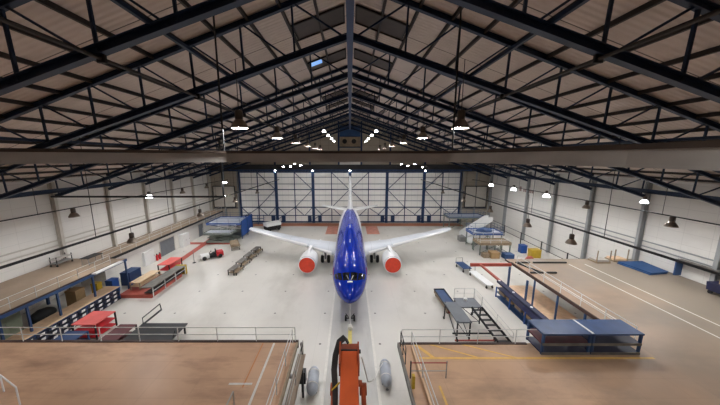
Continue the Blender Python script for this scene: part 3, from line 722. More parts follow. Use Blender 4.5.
# red plinth, steel bench and red-topped benches past the mezzanine
o = solo('red_plinth', MB().box(-26.55, -22.8, 28.3, 33.9, 0, .4), M_redline, 'low red painted plinth at the end of the left mezzanine', 'plinth')
t = thing('steel_workbench', 'long grey steel workbench with lower shelf standing out from the red plinth', 'workbench', (-23.2, 32.6, 0)); sc = (-23.2, 32.6, 0)
MB().box(-24.0, -22.7, 28.4, 34.6, 1.18, 1.26).build('bench_top', M_greycart, t, sc)
MB().box(-23.7, -22.7, 28.4, 34.6, .55, .6).build('lower_shelf', M_dark, t, sc)
for y in (28.5, 30.5, 32.5, 34.5): MB().box(-22.74, -22.66, y-.04, y+.04, 0, 1.18).build('leg', M_rail, t, sc)
MB().box(-22.74, -22.68, 28.5, 34.5, .75, .81).build('side_rail', M_rail, t, sc)
MB().box(-24.0, -22.7, 34.6, 34.95, 0, 1.3).build('end_guard', M_ygold, t, sc)
def table(name, x0, x1, y0, y1, h, m, label, lower=(), lm=None, legm=M_dark, cat='table', z=0., skirt=0., group=None):
    c = ((x0+x1)/2, (y0+y1)/2, z); t = thing(name, label, cat, c, 0, group)
    MB().box(x0, x1, y0, y1, z+h-.07, z+h).build('table_top', m, t, c)
    for zz in lower: MB().box(x0+.03, x1-.03, y0+.03, y1-.03, z+zz-.05, z+zz).build('lower_shelf', lm or m, t, c)
    for x in (x0+.05, x1-.05):
        for y in (y0+.05, y1-.05): MB().box(x-.05, x+.05, y-.05, y+.05, z, z+h-.07).build('leg', legm, t, c)
    return t
table('red_bench', -26.2, -24.6, 34.2, 37.0, 1.55, M_pinkred, 'light red topped bench with a red lower shelf beyond the red plinth', (.75,), M_red)
table('red_bench', -24.2, -23.8, 33.0, 36.0, 1.35, M_pinkred, 'narrow light red bench strip behind the steel workbench', (.75,), M_red, z=.4) if False else None
table('timber_bench', -26.1, -24.9, 29.4, 32.9, .95, M_plank, 'pale plank topped bench standing on the red plinth', (.45,), M_plank, M_tan, 'bench', .4)
crate(-28.2, 32.2, 0, 1.2, 1.8, 1.7, M_navy, 'dark blue covered box at the end of the left mezzanine', name='covered_box')
crate(-27.0, 31.9, .4, .01+.9, .9, .9, M_card, 'orange brown carton under the pale plank bench', name='carton') if False else None
t = thing('floor_stand', 'thin grey sign post standing by the red benches', 'stand', (-23.9, 38.7, 0))
MB().lathe([(.25, 0), (.25, .05), (.04, .08)], n=14).build('base', M_dark, t); MB().tube((0, 0, .05), (0, 0, 1.9), .035, 8).build('post', M_grey_steel, t)

# red table and dark tables below the near left deck
table('layup_table', -24.5, -22.4, 21.2, 23.3, 1.5, M_pinkred, 'light red topped table with red lower shelves before the left deck', (.25, .85), M_red, M_black)
table('layup_table', -24.4, -22.6, 18.3, 20.8, 1.2, M_navy, 'dark navy topped table between the bins and left deck rail', (.5,), M_navy2, M_bluepost)
t = table('layup_table', -20.9, -19.4, 19.4, 22.0, 1.0, M_maroon, 'dull maroon table standing before the left deck rail', (.3,), M_maroon, M_dark)
t = thing('dark_platform_table', 'charcoal platform table with a hoop handle before the left deck rail', 'table', (-17, 20.6, 0)); pc = (-17, 20.6, 0)
MB().box(-19.0, -14.9, 18.8, 22.2, .88, .97).build('table_top', M_dark, t, pc)
for x in (-18.8, -15.1):
    for y in (19, 22): MB().box(x-.06, x+.06, y-.06, y+.06, 0, .88).build('leg', M_dark, t, pc)
MB().path([(-18.9, 22.1, .95), (-18.9, 22.1, 1.55), (-18.85, 24.3, 1.65), (-18.85, 24.4, .9)], .05, 8).build('hoop_handle', M_dark, t, pc)
MB().box(-18.95, -18.8, 22.1, 24.4, .9, 1.0).build('side_rail', M_dark, t, pc)
MB().tube((-15, 20.3, .97), (-14.75, 20.3, 1.6), .04, 8).build('stub_post', M_dark, t, pc)

# right front deck
t = thing('work_deck', 'brown plywood raised deck on the near right with yellow deck lines', 'deck', (10, 8, 0)); rc = (10, 8, 0)
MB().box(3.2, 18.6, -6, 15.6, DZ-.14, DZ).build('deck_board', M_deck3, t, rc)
MB().box(3.2, 11.5, 15.46, 15.62, DZ-.4, DZ+.05).build('edge_beam', M_deckedge, t, rc)
MB().box(3.1, 3.22, -6, 15.6, DZ-.3, DZ+.05).build('edge_beam', M_greycart, t, rc)
railing(t, rc, (3.35, 15.5, DZ), (13.2, 15.5, DZ), 4, m=M_rail)
railing(t, rc, (3.95, 15.3, DZ), (3.95, 5, DZ), 4, m=M_rail)
railing(t, rc, (3.25, 15.3, DZ), (3.25, 13.8, DZ), 2, m=M_dark)
MB().box(3.9, 4.0, 5, 15.3, DZ+.003, DZ+.1).build('toe_board', M_bench, t, rc)
g = MB(); g.tube((3.3, 12.81, DZ+.95), (5.3, 12.81, DZ+.95), .03, 8); g.build('gate_bar', M_redline, t, rc)
g = MB(); g.tube((3.3, 12.81, DZ+.45), (5.3, 12.81, DZ+.45), .025, 8); g.build('gate_bar', M_girder, t, rc)
MB().tube((3.32, 12.81, DZ), (3.32, 12.81, DZ+1.05), .04, 8).build('gate_post', M_dark, t, rc); MB().box(2.95+.3, 3.4, 12.1, 12.3, DZ, DZ+.75).build('gate_post', M_ygold, t, rc)
MB().tube((5.28, 12.81, DZ), (5.28, 12.81, DZ+1.05), .03, 8).build('gate_post', M_grey_steel, t, rc)
for y in (14.0, 9, 4): MB().box(4.3, 4.5, y-.1, y+.1, 0, DZ-.14).build('support_post', M_dark, t, rc)
for x in (9, 14): MB().box(x-.1, x+.1, 15.0, 15.2, 0, DZ-.14).build('support_post', M_bluepost, t, rc)
MB().box(4.2, 18.4, 14.2, 14.36, DZ+.002, DZ+.006).build('deck_line', M_yellow, t, rc)
for x0, x1 in ((5.1, 7.9), (7.2, 10.2), (4.1, 5.0)):
    MB().prism([(x0, 15.45), (x0+.28, 15.45), (x1+.28, 14.2), (x1, 14.2)], DZ+.003, DZ+.007, 'Z').build('deck_line', M_yellow, t, rc)
MB().box(4.7, 4.82, 6, 12.3, DZ+.002, DZ+.006).build('deck_line', M_yellow, t, rc)

# right wall mezzanine
t = thing('mezzanine', 'wide right mezzanine deck with grey brown boards and white walkway lines', 'mezzanine', (26, 15, 0)); mc = (26, 15, 0)
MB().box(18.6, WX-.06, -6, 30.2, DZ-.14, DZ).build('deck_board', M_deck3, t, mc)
MB().box(18.5, 18.62, 15.6, 30.2, DZ-.18, DZ).build('edge_beam', M_deckedge, t, mc)
MB().box(18.5, 18.62, 15.6, 29.0, DZ, DZ+.1).build('edge_trim', M_deckedge, t, mc)
railing(t, mc, (18.8, 15.8, DZ), (18.8, 28.4, DZ), 6, m=M_rail)
railing(t, mc, (19.7, 15.8, DZ), (19.7, 28.4, DZ), 6, m=M_rail, rails=(1.05,)) if False else None
for y in (16.2, 19.2, 22.0, 25): MB().box(18.52, 18.64, y-.06, y+.06, .95, DZ-.14).build('support_post', M_bluepost, t, mc)
for y in (17, 23, 29.8): MB().box(33.4, 33.6, y-.1, y+.1, 0, DZ-.14).build('support_post', M_bluepost, t, mc)
for x in (24.86, 26.66): MB().box(x-.06, x+.06, 4, 28.6, DZ+.002, DZ+.006).build('deck_line', M_line, t, mc)
MB().box(19.9, 20.0, 17, 28.2, DZ+.002, DZ+.006).build('deck_line', M_line, t, mc)
for x0, x1, y in ((19.0, 20.6, 28.9), (21.0, 24.8, 28.9), (18.9, 20.2, 26.2), (20.6, 21.6, 26.2)):
    MB().box(x0, x1, y-.08, y+.08, DZ, DZ+.16).build('kerb_bar', M_dark, t, mc)
MB().bar((19.1, 28.8, DZ+.08), (20.0, 26.3, DZ+.08), .14, .14).build('kerb_bar', M_dark, t, mc)

# open steel frame, lower timber staging and blue shelf in front of the right mezzanine
t = thing('access_gantry', 'open steel frame with red end beam beside the right mezzanine edge', 'frame', (16, 24, 0)); fc = (16, 24, 0)
MB().box(13.8, 18.44, 28.7, 28.95, DZ-.32, DZ).build('end_beam', M_red if False else M_redline, t, fc)
MB().box(14.75, 14.95, 24.6, 28.7, DZ-.2, DZ).build('side_beam', M_redline, t, fc)
MB().box(14.5, 14.95, 17.0, 24.6, DZ-.2, DZ).build('side_beam', M_navy2, t, fc); MB().box(14.6, 14.85, 15.63, 17.0, DZ-.2, DZ).build('side_beam', M_red, t, fc)
MB().box(17.45, 17.6, 24.5, 24.65, 0, DZ-.02).build('post', M_bluepost, t, fc)
MB().box(18.25, 18.42, 28.72, 28.9, .95, DZ-.42).build('post', M_bluepost, t, fc)
for y in (17.4, 19.8, 22.2, 24.5): MB().lathe([(.02, DZ+.06), (.1, DZ+.04), (.1, DZ)], (14.7, y, 0), 'Z', 8).build('bolt_cap', M_label, t, fc)
t = thing('timber_staging', 'low pale timber staging below the right mezzanine edge', 'staging', (19.8, 22.4, 0)); sc = (19.8, 22.4, 0)
MB().box(17.9, 21.6, 16.2, 29.6, .78, .9).build('staging_top', M_bench, t, sc)
for x in (18.0, 21.4):
    for y in (16.5, 20.4, 24.6, 28.6): MB().box(x-.07, x+.07, y-.07, y+.07, 0, .78).build('leg', M_tan, t, sc)
t = thing('blue_shelf', 'low blue framed shelf of boxes standing on the floor by the timber staging', 'shelf', (14.6, 23, 0)); bc = (17.3, 24.8, 0)
t.location = bc
for y in (21.0, 23.5, 26.0, 28.6):
    for x in (16.92, 17.66): MB().box(x-.05, x+.05, y-.05, y+.05, 0, 1.25).build('upright', M_blue, t, bc)
for z in (.15, .7, 1.2):
    MB().box(16.9, 17.68, 21.0, 28.6, z-.05, z).build('shelf_board', M_bluepost if z < 1 else M_navy2, t, bc)
for k in range(5):
    crate(17.3, 21.9+k*1.45, .7, .6, 1.0, .4, M_card if k % 2 else M_tan, '%s wooden parts box from the camera on the low blue shelf' % ORD[k], name='parts_box', group='boxes on the blue shelf')
# trolley left of frame
def flat_trolley(x, y, rz, label, w=1.0, l=2.2, h=.55, m=M_greycart, name='flat_trolley', z=0.):
    t = thing(name, label, 'trolley', (x, y, z), rz)
    MB().box(-w/2, w/2, -l/2, l/2, h-.08, h).build('platform', m, t)
    for sx in (-1, 1):
        for sy in (-1, 1):
            MB().lathe([(.03, -.05), (.15, -.05), (.17, 0), (.15, .05), (.03, .05)], (sx*(w/2-.12), sy*(l/2-.25), .17), 'X', 12).build('wheel', M_black, t)
            MB().box(sx*(w/2-.12)-.04, sx*(w/2-.12)+.04, sy*(l/2-.25)-.04, sy*(l/2-.25)+.04, .17, h-.08).build('bracket', M_dark, t)
    MB().path([(-w/2+.1, l/2-.05, h), (-w/2+.1, l/2, h+.6), (w/2-.1, l/2, h+.6), (w/2-.1, l/2-.05, h)], .03, 8).build('push_handle', M_dark, t)
    return t
flat_trolley(17.0, 32.4, .1, 'white topped flat trolley on the floor past the red end beam', 1.0, 4.2, .6, M_white)
flat_trolley(16.3, 36.2, .1, 'dark blue topped flat trolley behind the red end beam', 1.2, 2.4, .7, M_navy)

# navy sheet racks on the right deck
def sheet_rack(x0, x1, y0, y1, label, low):
    c = ((x0+x1)/2, (y0+y1)/2, DZ); t = thing('sheet_rack', label, 'rack', c, 0, 'navy sheet racks')
    for z, m, nm in ((.16, M_navy2, 'lower_board'), (.78, low, 'middle_board')):
        MB().box(x0, x1, y0, y1, DZ+z-.1, DZ+z).build(nm, m, t, c)
        e = MB(); e.box(x0, x1, y0-.03, y0, DZ+z-.14, DZ+z+.02); e.build('edge_band', M_greycart, t, c)
    MB().box(x0-.03, x1+.03, y0-.04, y1, DZ+1.34, DZ+1.44).build('top_board', M_navy, t, c)
    for x in (x0+.06, x1-.06):
        for y in (y0+.06, y1-.06): MB().box(x-.06, x+.06, y-.06, y+.06, DZ, DZ+1.36).build('post', M_bluepost, t, c)
    return t
sheet_rack(11.75, 14.72, 14.55, 16.0, 'left navy topped three tier sheet rack on the right deck', M_maroon)
sheet_rack(14.8, 17.8, 14.55, 16.0, 'right navy topped three tier sheet rack on the right deck', M_navy2)
solo('alloy_strip', MB().bar((14.75, 14.55, DZ+1.455), (14.7, 15.95, DZ+1.455), .12, .03), M_white, 'white alloy strip lying across the navy rack tops', 'strip', None)
solo('red_pipe', MB().tube((11.4, 15.25, DZ+.35), (14.2, 15.25, DZ+.35), .06, 8), M_red, 'red pipe lying through the left navy rack', 'pipe') if False else None

# blue mats, wall shelf and dark cart along the right wall
t = thing('foam_mat_stack', 'stack of two blue foam mats on the right mezzanine by the wall', 'mat', (31.9, 27.4, DZ)); t.scale = (.92, .88, 1)
for z, dx in ((0, 0), (.13, .1)):
    MB().prism([(-1.1+dx, -1.9), (1.3+dx, -1.5), (1.75+dx*.5, 1.8), (-1.5+dx, 1.6)], z, z+.12, 'Z').build('mat', M_bluemat, t, None, .03)
t = thing('wall_rack', 'long grey tube rack on the right wall above the deck', 'rack', (33.4, 23.8, 5.6))
MB().box(-.5, .4, -1.9, 1.9, 0, .08).build('shelf', M_girder, t)
for y in (-1.8, 1.8): MB().box(-.3, .42, y-.05, y+.05, -1.5, .0).build('bracket', M_bluepost, t)
for k in range(3): MB().tube((-.3+.25*k, -1.85, .16), (-.3+.25*k, 1.85, .16), .08, 8).build('stored_tube', M_greycart, t)
t = thing('dark_cart', 'dark navy bin cart at the right edge of the mezzanine by the wall', 'cart', (32.6, 21.3, DZ))
MB().prism([(-.7, .35), (.7, .35), (.8, 1.1), (-.8, 1.1)], -.9, .9).build('tub', M_navy2, t)
for sx in (-.55, .55):
    for sy in (-.7, .7): MB().lathe([(.03, -.05), (.16, -.05), (.17, 0), (.16, .05), (.03, .05)], (sx, sy, .17), 'X', 12).build('wheel', M_black, t)
MB().box(-.6, .6, -.8, .8, .28, .36).build('frame', M_dark, t)
solo('carton', MB().box(32.2, 33.0, 21.0, 21.7, DZ+1.1, DZ+1.5), M_card, 'brown carton on top of the dark navy bin cart', 'box')
for k, (x, y) in enumerate(((29.0, 30.6), (31.4, 31.0))):
    t = thing('pallet_load', ('timber pallet load on the far right mezzanine corner', 'small timber rack against the right wall past the blue mats')[k], 'pallet', (x, y-1.2, DZ))
    MB().box(-.8, .8, -.6, .6, 0, .15).build('pallet', M_tan, t); MB().box(-.7, .7, -.5, .5, .15, .35).build('boards', M_bench if k else M_girder, t)
    for sx in (-.75, .75): MB().box(sx-.04, sx+.04, -.55, -.47, .15, 1.5).build('upright', M_tan, t)
# wall handrail right, wall sign marks
t = thing('wall_sign', 'faint red lettered sign high on the right wall near the back corner', 'sign', (WX-.06, 50.6, 9.0))
MB().box(-.04, .03, -2.4, 2.4, 0, 1.3).build('sign_board', M_wall, t)
m = MB()
for y0, y1, h in ((1.5, 2.1, .9), (.55, .9, .6), (.05, .4, .6), (-.45, -.1, .6), (-.95, -.6, .6), (-1.45, -1.1, .6), (-1.95, -1.6, .6)):
    m.box(-.07, -.035, y0, y1, .35, .35+h)
m.build('lettering', M_signgrey, t)

# ------------------------------------------------------------------ mid-floor work stand and crate
t = thing('work_stand', 'grey work stand with white guard rails standing on the floor right of the nose', 'work stand', (11.2, 23, 0)); wc = (11.2, 23, 0)
PZ = 1.9
MB().box(10.5, 12.6, 23.3, 25.0, PZ-.1, PZ).build('platform', M_doorgrey, t, wc)
MB().box(9.3, 10.6, 21.0, 24.3, PZ-.14, PZ-.02).build('side_platform', M_doorgrey, t, wc)
for x, y in ((9.4, 21.1), (10.5, 21.1), (9.4, 24.2), (12.5, 24.9), (12.5, 23.4), (10.6, 24.9)): MB().box(x-.05, x+.05, y-.05, y+.05, .1, PZ).build('leg', M_dark, t, wc)
for p, q in (((9.4, 21.1, .2), (9.4, 24.2, PZ)), ((10.5, 21.1, .2), (10.6, 24.9, PZ)), ((10.5, 21.1, PZ), (12.5, 23.4, .3)), ((9.4, 21.1, PZ-.2), (10.5, 21.1, .2)), ((12.5, 23.4, .3), (10.6, 23.4, PZ)), ((12.5, 24.9, .2), (12.5, 23.4, PZ))):
    MB().bar(p, q, .05).build('brace', M_dark, t, wc)
for p, q in (((12.55, 23.3, PZ), (14.0, 20.6, .1)), ((11.6, 23.3, PZ), (12.9, 20.6, .1))): MB().bar(p, q, .08, .2).build('stair_stringer', M_dark, t, wc)
for k in range(7):
    u = (k+.6)/7; a = Vector((11.6, 23.3, PZ)).lerp(Vector((12.9, 20.6, .1)), u); b = Vector((12.55, 23.3, PZ)).lerp(Vector((14.0, 20.6, .1)), u)
    MB().bar(a, b, .24, .04).build('stair_tread', M_dark, t, wc)
railing(t, wc, (10.55, 24.95, PZ), (12.55, 24.95, PZ), 2, m=M_rail); railing(t, wc, (12.57, 24.9, PZ), (12.57, 23.4, PZ), 1, m=M_rail)
g = MB(); 
for dz in (1.0, .5): g.tube((12.6, 23.35, PZ+dz), (14.05, 20.6, .1+dz), .025, 8)
for u in (.0, .5, 1.): a = Vector((12.6, 23.35, PZ)).lerp(Vector((14.05, 20.6, .1)), u); g.tube(a, a+Vector((0, 0, 1.0)), .025, 8)
g.build('stair_rail', M_rail, t, wc)
railing(t, wc, (9.32, 21.05, PZ), (9.32, 21.1, PZ), 1, m=M_rail) if False else None
MB().box(9.2, 12.8, 21.5, 21.6, .35, .45).build('base_rail', M_dark, t, wc); MB().box(9.2, 12.8, 20.9, 21.0, .1, .2).build('base_rail', M_redline, t, wc)
for x, y in ((9.4, 21.0), (12.7, 21.0), (9.4, 24.3), (12.5, 25)): MB().lathe([(.03, -.06), (.14, -.06), (.14, .06), (.03, .06)], (x, y, .14), 'X', 10).build('castor', M_black, t, wc)
solo('white_tub', MB().lathe([(.14, 0), (.18, .1), (.18, .22), (.05, .24)], (11.5, 24.5, PZ), 'Z', 12), M_white, 'small white tub left on the grey work stand platform', 'tub')
t = thing('crate_trolley', 'wooden sided trolley with a bright blue tray beside the work stand', 'trolley', (10.5, 27.0, 0), .02); t.scale = (.9, 1, .8); 
MB().box(-.65, .65, -2.1, 2.1, .35, .8).build('crate_side', M_tan, t)
MB().box(-.62, .62, -2.0, 2.0, .8, .84).build('tray', M_navy, t)
e = MB(); e.box(-.68, -.6, -2.12, 2.12, .78, .95); e.box(.6, .68, -2.12, 2.12, .78, .95); e.box(-.68, .68, -2.14, -2.06, .78, .95); e.box(-.68, .68, 2.06, 2.14, .78, .95); e.build('rim', M_dark, t)
MB().box(-.6, .6, -2.16, -2.1, .35, .78).build('end_board', M_redline, t)
for sx in (-.5, .5):
    for sy in (-1.7, 1.7): MB().lathe([(.04, -.07), (.2, -.07), (.22, 0), (.2, .07), (.04, .07)], (sx, sy, .22), 'X', 12).build('wheel', M_black, t)

# ------------------------------------------------------------------ grey capsules flanking the boom
def capsule(x, y, rz, label):
    t = thing('storage_capsule', label, 'capsule', (x, y, 0), rz, 'grey storage capsules')
    m = MB().lathe([(.03, -1.25), (.2, -1.2), (.33, -1.05), (.4, -.8), (.42, -.4), (.42, .5), (.38, .85), (.28, 1.08), (.15, 1.2), (.03, 1.24)], (0, 0, .52), 'Y', 20); m.build('shell', M_tank, t)
    for y in (-.6, .6):
        MB().lathe([(.425, y-.04), (.435, y-.03), (.435, y+.03), (.425, y+.04)], (0, 0, .52), 'Y', 20, False).build('strap', M_line, t)
        MB().box(-.3, .3, y-.08, y+.08, 0, .2).build('cradle_foot', M_dark, t)
    t.scale = (.95, .92, .95); return t
capsule(-2.6, 16.4, .04, 'grey wrapped capsule on the floor left of the orange boom')
capsule(2.6, 17.1, -.05, 'grey wrapped capsule on the floor right of the orange boom')
solo('tether_rope', MB().path([(.3, 6.1, 10.9), (.7, 9, 7.4), (1.4, 13.5, 3.2), (2.0, 16.5, 1.2), (2.42, 17.4, .95)], .018, 6), M_line, 'thin white cord from the orange boom head to the right capsule', 'cord')

# ------------------------------------------------------------------ orange boom lift
t = thing('boom_lift', 'orange boom lift arm with looped black hoses below the camera', 'boom lift', (0, 0, 0))
A = Vector((-.02, 6.15, 10.9)); B = Vector((-.0, -2.6, 8.5)); d = (B-A).normalized()
MB().bar(A, B, .43, .4).build('boom_arm', M_orange, t, None, .02)
m = MB()
for sg in (-1, 1): m.bar(A+Vector((sg*.235, .2, .08)), A+Vector((sg*.235, -.4, -.06)), .04, .46)
m.build('boom_head', M_orange_dark, t)
MB().bar(A+Vector((-.23, .2, .06)), A+Vector((.23, .2, .06)), .26, .08).build('head_plate', M_orange_dark, t)
for off in (.06,): MB().tube(A+Vector((-.3, off, .08)), A+Vector((.3, off, .08)), .05, 12).build('pivot_pin', M_dark, t)
for yy, dz in ((-.75, .0), (-1.3, -.1)): MB().tube(A+Vector((.2, yy, dz-.1)), A+Vector((.3, yy, dz-.1)), .07, 12).build('hose_clamp', M_orange_dark, t)
for k in range(4):
    o = .045*k
    pts = [A+Vector((-.02-o*.3, .2+o, .2)), A+Vector((-.1-o*.5, .26+o, .28)), A+Vector((-.22-o*.6, .16+o*.6, .26)), A+Vector((-.31-o*.6, -.1, .1)), A+Vector((-.33-o*.6, -.4, -.06)), A+Vector((-.29-o*.5, -.8, -.2)), A+Vector((-.26-o*.3, -1.6, -.42)), A+Vector((-.26-o*.3, -4, -1.08))]
    MB().path(pts, .035, 8).build('hydraulic_hose', M_hose, t)
MB().bar(A+Vector((-.4, -.85, -.2)), A+Vector((-.22, -.72, -.1)), .02, .04).build('hose_tie', M_ygold, t)
for sg, x0 in ((-1, -.36), (1, .33)):
    a = A+Vector((x0, -.72, -.3)); MB().bar(a, a+d*5.2, .1, .26).build('lower_link', M_orange_dark, t)
    MB().tube(a+Vector((-.08, .02, .0)), a+Vector((.08, .02, .0)), .13, 14).build('link_pin', M_orange_dark, t)
MB().bar(B+Vector((0, .1, .1)), Vector((0, -4.2, 1.4)), .55, .6).build('lower_boom', M_orange, t)
MB().box(-1.15, 1.15, -7.2, -3.0, .5, 1.5).build('chassis', M_orange_dark, t)
for sx in (-1.05, 1.05):
    for y in (-6.5, -3.7): MB().lathe([(.1, -.18), (.46, -.2), (.5, 0), (.46, .2), (.1, .18)], (sx, y, .5), 'X', 18).build('wheel', M_black, t)

# near-left stair rails on the deck
t = thing('stair_guard', 'white hand rail corner at the near left edge of the deck', 'hand rail', (-16.5, 11.4, DZ)); gc = (-16.5, 11.4, DZ)
MB().path([(-17.95, 11.95, DZ+1.0), (-16.2, 11.2, DZ+1.0)], .035, 8).build('top_rail', M_white, t, gc)
for p in ((-16.2, 11.2), (-17.95, 11.95)): MB().tube((p[0], p[1], DZ), (p[0], p[1], DZ+1.0), .035, 8).build('post', M_white, t, gc)
t = thing('stair_guard', 'brown stair hand rail stub on the left deck near its inner white line', 'hand rail', (-5.56, 10.2, DZ)); gc = (-5.56, 10.2, DZ)
MB().path([(-5.56, 10.95, DZ+1.0), (-5.56, 9.4, DZ+.95)], .04, 8).build('top_rail', M_girder, t, gc)
for p in ((-5.56, 10.95, 1.0), (-5.56, 9.4, .95)): MB().tube((p[0], p[1], DZ), (p[0], p[1], DZ+p[2]), .035, 8).build('post', M_girder, t, gc)

# ------------------------------------------------------------------ docks, vehicles and steps round the floor
def scissor(mb, x0, x1, y, z0, z1, n=1):
    h = (z1-z0)/n
    for i in range(n):
        mb.bar((x0, y, z0+i*h), (x1, y, z0+(i+1)*h), .12, .16, (0, 1, 0)); mb.bar((x1, y, z0+i*h), (x0, y, z0+(i+1)*h), .12, .16, (0, 1, 0))
def dock(x0, x1, y0, y1, z, label, top=M_blue, side=M_blue, und='scissor', name='docking_platform', rail=M_bluepost, tarp=True):
    c = ((x0+x1)/2, (y0+y1)/2, 0); t = thing(name, label, 'platform', c)
    MB().box(x0, x1, y0, y1, z-.3, z-.1).build('platform_frame', side, t, c)
    MB().box(x0+.05, x1-.05, y0+.05, y1-.05, z-.1, z).build('platform_board', M_tank if tarp else top, t, c)
    for p, q in (((x0, y0), (x1, y0)), ((x1, y0), (x1, y1)), ((x1, y1), (x0, y1)), ((x0, y1), (x0, y0))):
        railing(t, c, (p[0], p[1], z), (q[0], q[1], z), 3, m=rail, toe=top)
    if und == 'scissor':
        m = MB()
        for y in (y0+.4, y1-.4): scissor(m, x0+.5, x1-.5, y, .5, z-.3, 2)
        m.build('scissor_arms', M_scissor, t, c)
        MB().box(x0+.3, x1-.3, y0+.2, y1-.2, .15, .5).build('base_frame', M_scissor, t, c)
    else:
        for x in (x0+.15, x1-.15, (x0+x1)/2):
            for y in (y0+.15, y1-.15): MB().box(x-.08, x+.08, y-.08, y+.08, 0, z-.3).build('leg', M_scissor, t, c)
        m = MB(); m.bar((x0+.15, y0+.15, .3), ((x0+x1)/2, y0+.15, z-.4), .08); m.bar((x1-.15, y0+.15, .3), ((x0+x1)/2, y0+.15, z-.4), .08); m.build('brace', M_scissor, t, c)
    return t
dock(-28.2, -21.6, 50.6, 56.5, 3.1, 'blue railed scissor platform in the back left corner of the floor')
dock(-27.2, -22.2, 47.6, 50.2, 2.0, 'lower grey green scissor platform in front of the blue railed one', M_scissor, M_scissor, rail=M_rail)
t = thing('blue_skirt_screen', 'solid blue screen standing along the right side of the back left platform', 'screen', (-21.3, 53.5, 0)); bc = (-21.3, 53.5, 0)
MB().prism([(50.6, .5), (56.5, .5), (56.5, 3.9), (50.6, 3.6)], -21.38, -21.3, 'X').build('panel', M_blue, t, bc)
for y in (50.7, 53.5, 56.4): MB().box(-21.3, -21.2, y-.06, y+.06, 0, 3.7).build('post', M_bluepost, t, bc)
t = thing('blue_barrier', 'blue mesh barrier before the left end of the hangar door', 'barrier', (-22.6, 62.0, 0)); bc = (-22.6, 62.0, 0)
m = MB()
for z in (.3, .9, 1.5, 2.3): m.bar((-25, 62, z), (-20.6, 62, z), .1)
m.build('bars', M_bluepost, t, bc)
for x in (-25, -23.5, -22, -20.6): MB().box(x-.06, x+.06, 61.94, 62.06, 0, 2.4).build('post', M_bluepost, t, bc)
# trailer with tan load below
t = flat_trolley(-20.6, 45.6, .5, 'tan loaded trailer behind the red and white tow tractor', 1.5, 3.6, .8, M_tan, 'trailer'); t['category'] = 'trailer'
MB().box(-.6, .6, -1.5, 1.5, .8, 1.0).build('load', M_tan, t)
# tow tractor: white front, red rear
t = thing('tow_tractor', 'white nosed red tow tractor on the left floor', 'tractor', (-22.3, 40.6, 0), -.95); t.scale = (.85, .85, .85)
MB().prism([(-.7, .3), (.7, .3), (.72, .8), (.6, 1.0), (-.6, 1.0), (-.72, .8)], -1.7, -.3).build('bonnet', M_white, t, None, .05)
MB().box(-.7, .7, -.3, .9, .3, .75).build('chassis', M_black, t)
MB().box(-.5, .5, .3, .8, .75, 1.0).build('seat', M_black, t)
MB().box(-.5, .5, .78, .9, 1.0, 1.6).build('seat_back', M_black, t)
MB().tube((0, -.35, .95), (0, .05, 1.35), .04, 8).build('steering_column', M_black, t)
MB().lathe([(.2, -.02), (.24, -.02), (.24, .02), (.2, .02)], (0, .08, 1.38), 'Y', 16, False).build('steering_wheel', M_black, t)
MB().box(-.75, .75, .9, 2.1, .35, 1.15).build('rear_body', M_red, t, None, .04)
for sx in (-.72, .72):
    for y in (-1.15, 1.5): MB().lathe([(.1, -.12), (.34, -.13), (.38, 0), (.34, .13), (.1, .12)], (sx, y, .38), 'X', 16).build('wheel', M_black, t)
# low step stands
for k, (x, y, rz, lab) in enumerate(((-16.2, 35.2, -.1, 'nearest low grey step stand in the row right of the tow tractor'), (-16.2, 37.8, -.1, 'second nearest low grey step stand in the row right of the tow tractor'), (-16.1, 40.4, -.1, 'second farthest low grey step stand in the row right of the tow tractor'), (-15.9, 43.0, -.1, 'farthest low grey step stand in the row right of the tow tractor'))):
    t = thing('step_stand', lab, 'step stand', (x, y, 0), rz, 'low step stands')
    MB().box(-.45, .45, -1.0, 1.0, .72, .8).build('upper_step', M_greycart, t); MB().box(.45, .8, -1.0, 1.0, .36, .44).build('lower_step', M_tan, t)
    for sx in (-.4, .4):
        for sy in (-.9, .9): MB().box(sx-.05, sx+.05, sy-.05, sy+.05, 0, .72).build('leg', M_dark, t)
    for sy in (-.9, .9): MB().box(.72, .8, sy-.05, sy+.05, 0, .36).build('leg', M_dark, t)
    MB().box(-.4, .4, -.9, .9, .3, .36).build('lower_shelf', M_tan, t)
# covered cart before the door
t = thing('covered_cart', 'dark cart with a white rounded roof near the hangar door at left', 'cart', (-17.2, 57.2, 0), .75)
MB().box(-1.6, 1.6, -.9, .9, .35, 1.15).build('body', M_black, t)
MB().prism([(-.98, 1.15), (.98, 1.15), (.9, 1.65), (.6, 1.9), (-.6, 1.9), (-.9, 1.65)], -1.7, 1.7, 'X').build('roof', M_white, t)
for sx in (-1.1, 1.1):
    for sy in (-.85, .85): MB().lathe([(.08, -.08), (.3, -.09), (.33, 0), (.3, .09), (.08, .08)], (sx, sy, .33), 'Y', 14).build('wheel', M_black, t)

